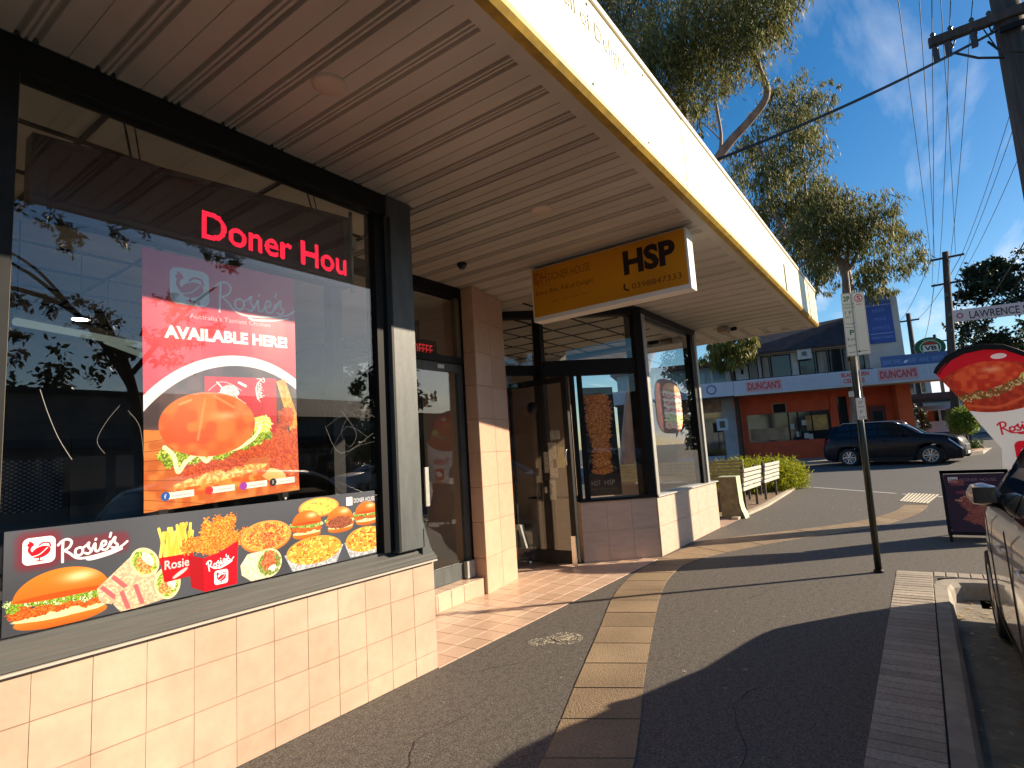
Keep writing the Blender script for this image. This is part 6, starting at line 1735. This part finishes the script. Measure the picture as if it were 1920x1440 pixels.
lb_(rs_, 'glass_panel', M_dglass, (1.2, -.01, .75), (1.62, -.005, 3.3))
# awning
lb_(rs_, 'awning_soffit', mat('awning_under', (.30, .24, .17), .7), (-3.6, -2.3, 3.66), (6.6, .0, 3.74))
lb_(rs_, 'awning_roof', M_roofd, (-3.6, -2.3, 4.2), (6.6, .0, 4.3))
aw = lb_(rs_, 'awning_fascia', M_awn, (-5.0 + 1.4, -2.36, 3.62), (6.6, -2.3, 4.30))
WM[aw.name] = WM[rs_.name]
k_ = -1.45
while k_ < 1.0 - .1: lb_(rs_, 'fascia_rib', mat('pale_rib', (.55, .60, .68), .5), (k_, -2.385, 3.72), (k_ + .035, -2.36, 4.24)); k_ += .115
k_ = 4.35
while k_ < 6.4: lb_(rs_, 'fascia_rib', MATS['pale_rib'], (k_, -2.385, 3.72), (k_ + .035, -2.36, 4.24)); k_ += .16
lb_(rs_, 'fascia_edge', mat('cream_edge', (.55, .50, .42), .5), (-3.6, -2.37, 3.58), (6.6, -2.3, 3.63))
def Dl(s_, d, z): q = Vector((31.6, 4.3)) + Vector((.31, -.95)) * s_ + Vector((.95, .31)) * d; return (q.x, q.y, z)
M_rt = mat('red_letters', (.55, .05, .06), .5); M_pb = mat('pink_board', (.55, .36, .38), .5)
lb_(rs_, 'name_board', M_pb, (-3.05, -2.385, 3.72), (-1.5, -2.362, 4.22)); lb_(rs_, 'name_board', mat('pale_board', (.52, .52, .56), .5), (.95, -2.385, 3.68), (2.15, -2.362, 4.26)); lb_(rs_, 'name_board', M_pb, (2.45, -2.385, 3.70), (4.0, -2.362, 4.24))
def dt(body, s0, s1, z0, h): return lettering('letters', body, M_rt, rs_, Dl(s0, -2.39, z0), (.31, -.95, 0), (0, 0, 1), width=s1 - s0, height=h, bold=.03, depth=.004)
dt("DUNCAN'S", -2.98, -1.56, 3.80, .36); dt('BLACKBURN', 1.0, 2.1, 4.02, .20); dt('CELLARS', 1.05, 1.9, 3.74, .20); dt("DUNCAN'S", 2.52, 3.94, 3.80, .36)
# upper storey
lb_(rs_, 'upper_wall', M_bwhite, (-3.2, .5, 3.9), (2.9, .8, 5.9)); lb_(rs_, 'soffit_band', mat('cream_edge', (.55, .50, .42), .5), (-3.3, .1, 5.78), (2.9, .5, 5.92))
mb = MB(); g_ = gz(32)
mb.face([(-3.7, -.1, 5.88 - g_), (2.95, -.1, 5.92 - g_), (2.95, 1.6, 7.55 - g_), (-2.2, 1.6, 7.0 - g_)]); mb.face([(2.95, -.1, 5.92 - g_), (2.95, 4, 5.9 - g_), (2.95, 1.6, 7.55 - g_)])
mb.face([(-3.7, -.1, 5.88 - g_), (-2.2, 1.6, 7.0 - g_), (-2.6, 6, 6 - g_), (-3.7, 6, 5.88 - g_)]); mb.face([(-2.2, 1.6, 7.0 - g_), (2.95, 1.6, 7.55 - g_), (2.95, 6, 6 - g_), (-2.6, 6, 6 - g_)])
mb.face([(-3.7, -.1, 5.80 - g_), (2.95, -.1, 5.84 - g_), (2.95, 5.9, 5.84 - g_), (-3.7, 5.9, 5.80 - g_)][::-1]); mb.face([(-3.7, -.1, 5.80 - g_), (2.95, -.1, 5.84 - g_), (2.95, -.1, 5.92 - g_), (-3.7, -.1, 5.88 - g_)])
mb.build('roof', M_roofd, rs_, world=False)
M_curt = mat('window_curtain', (.30, .28, .24), .8, var=.3, vscale=6, stretch=(1, 1, .1))
for a, b, mm in ((-2.6, -2.12, M_curt), (-1.95, -1.55, M_curt), (-1.5, -.55, M_dglass), (-.2, .55, M_dglass), (.62, 1.15, M_curt), (1.2, 1.75, M_dglass), (1.82, 2.75, M_dglass)):
    w_ = lb_(rs_, 'window', M_black, (a, .42, 4.45), (b, .5, 5.72)); lb_(rs_, 'pane', mm, (a + .05, .40, 4.50), (b - .05, .42, 5.66))
lb_(rs_, 'wall_slot', M_black, (-2.95, .48, 4.9), (-2.83, .5, 5.5))
lb_(rs_, 'white_vent_box', M_bwhite, (-.28, -.02, 5.32), (.36, .42, 5.86)); lb_(rs_, 'vent_grille', M_dglass, (-.08, -.03, 5.48), (.14, -.02, 5.70))
lb_(rs_, 'parapet', mat('dark_parapet', (.05, .06, .09), .7, var=.3, vscale=4), (-3.3, -.2, 4.3), (2.9, .0, 4.55))
tw = local('sign_tower', 'tall pale rendered tower with a blue vertical sign beside the red shop', 'tower', 3.75)
lb_(tw, 'wall', M_bwhite, (2.9, .2, 3.9), (4.42, 1.6, 8.15), s0=3.75)
print_panel('blue_sign', [Dl(3.02, .15, 5.75), Dl(4.12, .15, 5.75), Dl(4.12, .15, 8.22), Dl(3.02, .15, 8.22)], printmat('tower_print', PR['tower'], .5), tw)
bb = local('blue_board', 'long faded blue board on the awning roof right of the tower', 'sign', 4.4)
print_panel('face', [Dl(3.02, -1.0, 4.36), Dl(6.0, -1.0, 4.36), Dl(6.0, -1.0, 4.95), Dl(3.02, -1.0, 4.95)], printmat('blue_board_print', PR['strip2'], .5), bb)
for s_ in (3.2, 4.5, 5.8): lb_(bb, 'support', M_steel, (s_, -.99, 4.3), (s_ + .05, -.9, 4.9), s0=4.4)
ov = local('oval_sign', 'green oval beer sign with a pale centre above the blue board', 'sign', 5.2)
c3 = Vector(Dl(5.22, -.6, 5.22)); ud_ = Vector((.31, -.95, 0))
mb = MB(); pts = [(math.cos(2 * math.pi * k / 32), math.sin(2 * math.pi * k / 32)) for k in range(32)]
mb.face([c3 + ud_ * (x_ * .60) + Vector((0, 0, y_ * .46)) for x_, y_ in pts], uv=[(.5 + x_ * .5, .5 + y_ * .5) for x_, y_ in pts]); mb.build('face', printmat('oval_print', PR['oval'], .5), ov)
mb = MB(); fr2 = Vector((.95, .31, 0)) * .01; mb.slab([c3 + fr2 + ud_ * (x_ * .62) + Vector((0, 0, y_ * .48)) for x_, y_ in pts], Vector((.95, .31, 0)) * .18); mb.build('case', mat('green_case', (.02, .10, .05), .5), ov)
MB().tube([c3 + Vector((.1, .03, -1.0)), c3 + Vector((.1, .03, 0))], .06, 8).build('post', M_steel, ov)
# carport behind the awning end
cpz = local('carport', 'dark flat carport roof on posts beyond the awning end', 'carport', 5.5)
lb_(cpz, 'roof', M_roofd, (4.5, 3, 3.05), (8.0, 9, 3.30), s0=5.5)
for s_ in (4.6, 7.6): lb_(cpz, 'post', M_steel, (s_, 3.1, .5), (s_ + .12, 3.22, 3.05), s0=5.5)
gs = local('grey_shop', 'narrow cool grey shop front left of the red shop with a white notice', 'building', -4.6)
lb_(gs, 'pillar', M_cgrey, (-4.1, .0, G0), (-3.5, .3, 3.7), s0=-4.6); lb_(gs, 'window', M_dglass, (-6.6, .1, G0 + .35), (-4.1, .15, 3.0), s0=-4.6); lb_(gs, 'wall', M_cgrey, (-6.6, .05, G0), (-4.1, .3, G0 + .35), s0=-4.6)
lb_(gs, 'upper_panel', mat('tan_panel', (.32, .22, .15), .7, var=.4, vscale=3), (-6.6, .1, 3.0), (-4.1, .3, 3.7), s0=-4.6)
lb_(gs, 'awning_fascia', M_awn, (-9.5, -2.36, 3.62), (-3.62, -2.3, 4.30), s0=-4.6); lb_(gs, 'awning_soffit', MATS['awning_under'], (-9.5, -2.3, 3.66), (-3.62, 0, 3.74), s0=-4.6)
lb_(gs, 'shop_wall', M_in2, (-9.5, .2, G0), (-6.6, .4, 3.7), s0=-4.6)
mb = MB(); rows = []
for k in range(25):
    a = 2 * math.pi * k / 24; rows.append([Dl(-4.62 + .17 * math.cos(a), -2.37, 3.98 + .17 * math.sin(a)), Dl(-4.62 + .24 * math.cos(a), -2.37, 3.98 + .24 * math.sin(a))])
mb.grid(rows, smooth=False); mb.build('ring_emblem', mat('blue_emblem', (.10, .16, .34), .5), gs)
nb = local('street_notice', 'white square street notice on a thin post before the grey shop', 'sign', -4.0)
lb_(nb, 'plate', mat('notice_plate', (.42, .48, .56), .5), (-4.55, -2.6, 2.0), (-4.05, -2.57, 2.55), s0=-4.0); lb_(nb, 'post', M_steel, (-4.32, -2.57, G0 - .1), (-4.27, -2.52, 2.5), s0=-4.0); lb_(nb, 'printed_mark', M_steel, (-4.42, -2.61, 2.12), (-4.18, -2.605, 2.44), s0=-4.0)
lh = local('blue_house', 'pale blue low upper floor with white framed windows left of the red shop', 'building', -6)
lb_(lh, 'wall', mat('pale_blue_boards', (.28, .40, .46), .7, var=.1, vscale=3), (-9.5, 1.2, 3.9), (-3.3, 5, 5.5), s0=-6)
lb_(lh, 'roof', mat('brick_red_roof', (.18, .07, .05), .8, var=.3, vscale=3), (-9.8, .8, 5.5), (-3.3, 5.4, 5.75), s0=-6); lb_(lh, 'chimney', M_bwhite, (-3.7, 1.1, 3.9), (-3.4, 1.5, 5.9), s0=-6)
for k in range(5): lb_(lh, 'window', mat('pale_glass', (.20, .33, .38), .15), (-4.35 - k * 1.0, 1.16, 4.4), (-3.75 - k * 1.0, 1.2, 5.25), s0=-6)
for k in range(5): lb_(lh, 'window_frame', M_bwhite, (-4.45 - k * 1.0, 1.13, 4.3), (-4.35 - k * 1.0, 1.2, 5.35), s0=-6)
# houses further along, small
fh = thing('far_building', 'white boxy buildings far away beneath the green oval sign', 'building', (75, -.5, 1))
MB().box((75, -1.5, .8), (85, 2.2, 8.2)).build('wall', M_bwhite, fh); 
for k in range(3): MB().box((74.95, -1.0 + k * 1.0, 5.4), (75, -.4 + k * 1.0, 6.6)).build('window', M_dglass, fh)
fh2 = thing('far_building', 'low white shed beyond the van at the end of the side street', 'building', (60, -4, 1))
MB().box((58, -9.5, .8), (66, -.2, 3.6)).build('wall', M_bwhite, fh2); MB().box((57.8, -9.7, 3.6), (66.2, .0, 3.9)).build('roof', M_roofd, fh2)
for k in range(4): MB().box((57.95, -8.6 + k * 2.1, 1.4), (58, -7.3 + k * 2.1, 2.8)).build('window', M_dglass, fh2)
def far_tree(x, y, r_, h, seed, label, m_=M_dkleaf, n=26, leaf=.5, zb=1.0, cnt=330):
    t_ = thing('background_tree', label, 'tree', (x, y, 0), group=None); rr = random.Random(seed)
    limbs(t_, [([(x, y, -.1), (x, y + .2, h * .55)], .25, .12)], M_bark); bl_ = []
    for k in range(n):
        a, b = rr.uniform(0, 6.28), rr.uniform(-.9, 1); q = math.sqrt(1 - b * b) * rr.uniform(.4, 1); bl_.append(((x + r_ * q * math.cos(a), y + r_ * q * math.sin(a), h - r_ * .9 + r_ * .85 * b), (r_ * .34, r_ * .34, r_ * .26), cnt))
    leaf_cloud('crown', t_, m_, bl_, leaf, .5, .2, seed); return t_
far_tree(56, -10, 4.5, 9.0, 21, 'dark tree low behind the flag at the right edge')
far_tree(70, 3.5, 4.5, 8.0, 22, 'dark rounded tree far behind the tower')

# ================================================================== THE OTHER SIDE OF THE MAIN STREET (seen in the glass)
for i, (x0, x1, y, h, c, lab) in enumerate(((-26, -13, -24, 4.2, (.10, .09, .08), 'low brown shop across the main street mirrored at far left'), (-13, -4, -24.5, 5.0, (.16, .14, .12), 'dark shop across the main street mirrored left of the poster'), (-4, 6, -24, 4.4, (.12, .11, .10), 'flat roofed shop across the main street mirrored behind the poster'), (6, 17, -25, 5.4, (.20, .18, .16), 'wide grey shop across the main street mirrored right of the poster'), (17, 30, -25, 4.6, (.30, .27, .22), 'cream shop across the main street mirrored in the porch door'), (30, 48, -26, 5.2, (.14, .12, .11), 'brown gabled shop across the main street mirrored in the corner glass'))):
    b = thing('street_building', lab, 'building', ((x0 + x1) / 2, y, -.15))
    MB().box((x0 + .05, y - 8, -.2), (x1 - .05, y, h)).build('wall', mat('far_wall%d' % i if False else 'mirrored_wall_' + 'abcdef'[i], c, .8, var=.2, vscale=1), b)
    MB().box((x0 + .1, y, 2.9), (x1 - .1, y + 2.2, 3.25)).build('awning', M_roofd, b)
    n_ = int((x1 - x0) / 2.4)
    for k in range(n_): MB().box((x0 + .4 + k * 2.4, y, .4), (x0 + 2.4 + k * 2.4, y + .05, 2.6)).build('window', M_dglass, b)
    if i % 2: MB().prism([(x0, y - 8.2), (x1, y - 8.2), (x1, y + .2), (x0, y + .2)], h, h + .25).build('roof', M_roofd, b)
    else:
        mb = MB(); ym = y - 4; mb.slab([(x0, y + .3, h), (x0, ym, h + 1.7), (x0, y - 8.3, h)], (x1 - x0, 0, 0)); mb.build('roof', M_roofd, b)
structure(MB().box((-60, -24.2, -.2), (80, -20.5, -.02)).build('far_footpath', MATS['far_footpath_concrete']))
# bare-limbed tree in front of them
tM = thing('street_tree', 'spreading street tree across the road mirrored in the big window', 'tree', (6.8, -12, -.1))
limbs(tM, [([(7.4, -12.5, -.15), (7.3, -12.4, 2.2), (6.9, -12.2, 4.4), (6.0, -12, 6.2)], .20, .10), ([(7.0, -12.2, 4.0), (5.4, -11.6, 5.9), (3.4, -11.4, 6.3), (1.8, -11.2, 5.9)], .10, .03), ([(6.6, -12.1, 5.0), (4.6, -12.4, 7.0), (2.6, -12.4, 7.6)], .07, .02), ([(5.4, -11.6, 5.9), (4.4, -11.4, 6.9), (3.0, -11, 7.4)], .05, .02), ([(6.9, -12.2, 4.4), (8.4, -12, 6.6), (9.4, -12.2, 7.6)], .09, .03)], M_bark)
rr = random.Random(4); bM = []
for k in range(30): bM.append(((rr.uniform(1.6, 9.5), -12 + rr.uniform(-1.6, 1.6), rr.uniform(4.6, 9.2)), (.55, .6, .42), 130))
leaf_cloud('crown', tM, leafmat('autumn_leaves', [(.05, .05, .03), (.10, .09, .05), (.16, .13, .09)], .5, .3), bM, .2, .4, .4, 31)
tN = far_tree(-2, -30, 6, 7.6, 41, 'dark tree behind the mirrored shops at left', n=22, cnt=260)
far_tree(8, -34, 7, 9.4, 42, 'dark tree behind the mirrored shops near the poster', n=22, cnt=260)
far_tree(20, -14.5, 2.8, 6.5, 43, 'street tree mirrored in the porch door', n=24, leaf=.3, cnt=200)
van('white_van', 'white van parked across the main street mirrored low in the big window', (14.5, -17.5, -.15), math.radians(180), M_whitep)
car('parked_car', 'white hatchback parked across the main street mirrored low in the porch door', 'car', (22.5, -17.6, -.152), math.radians(180), hatch_spec, M_whitep)
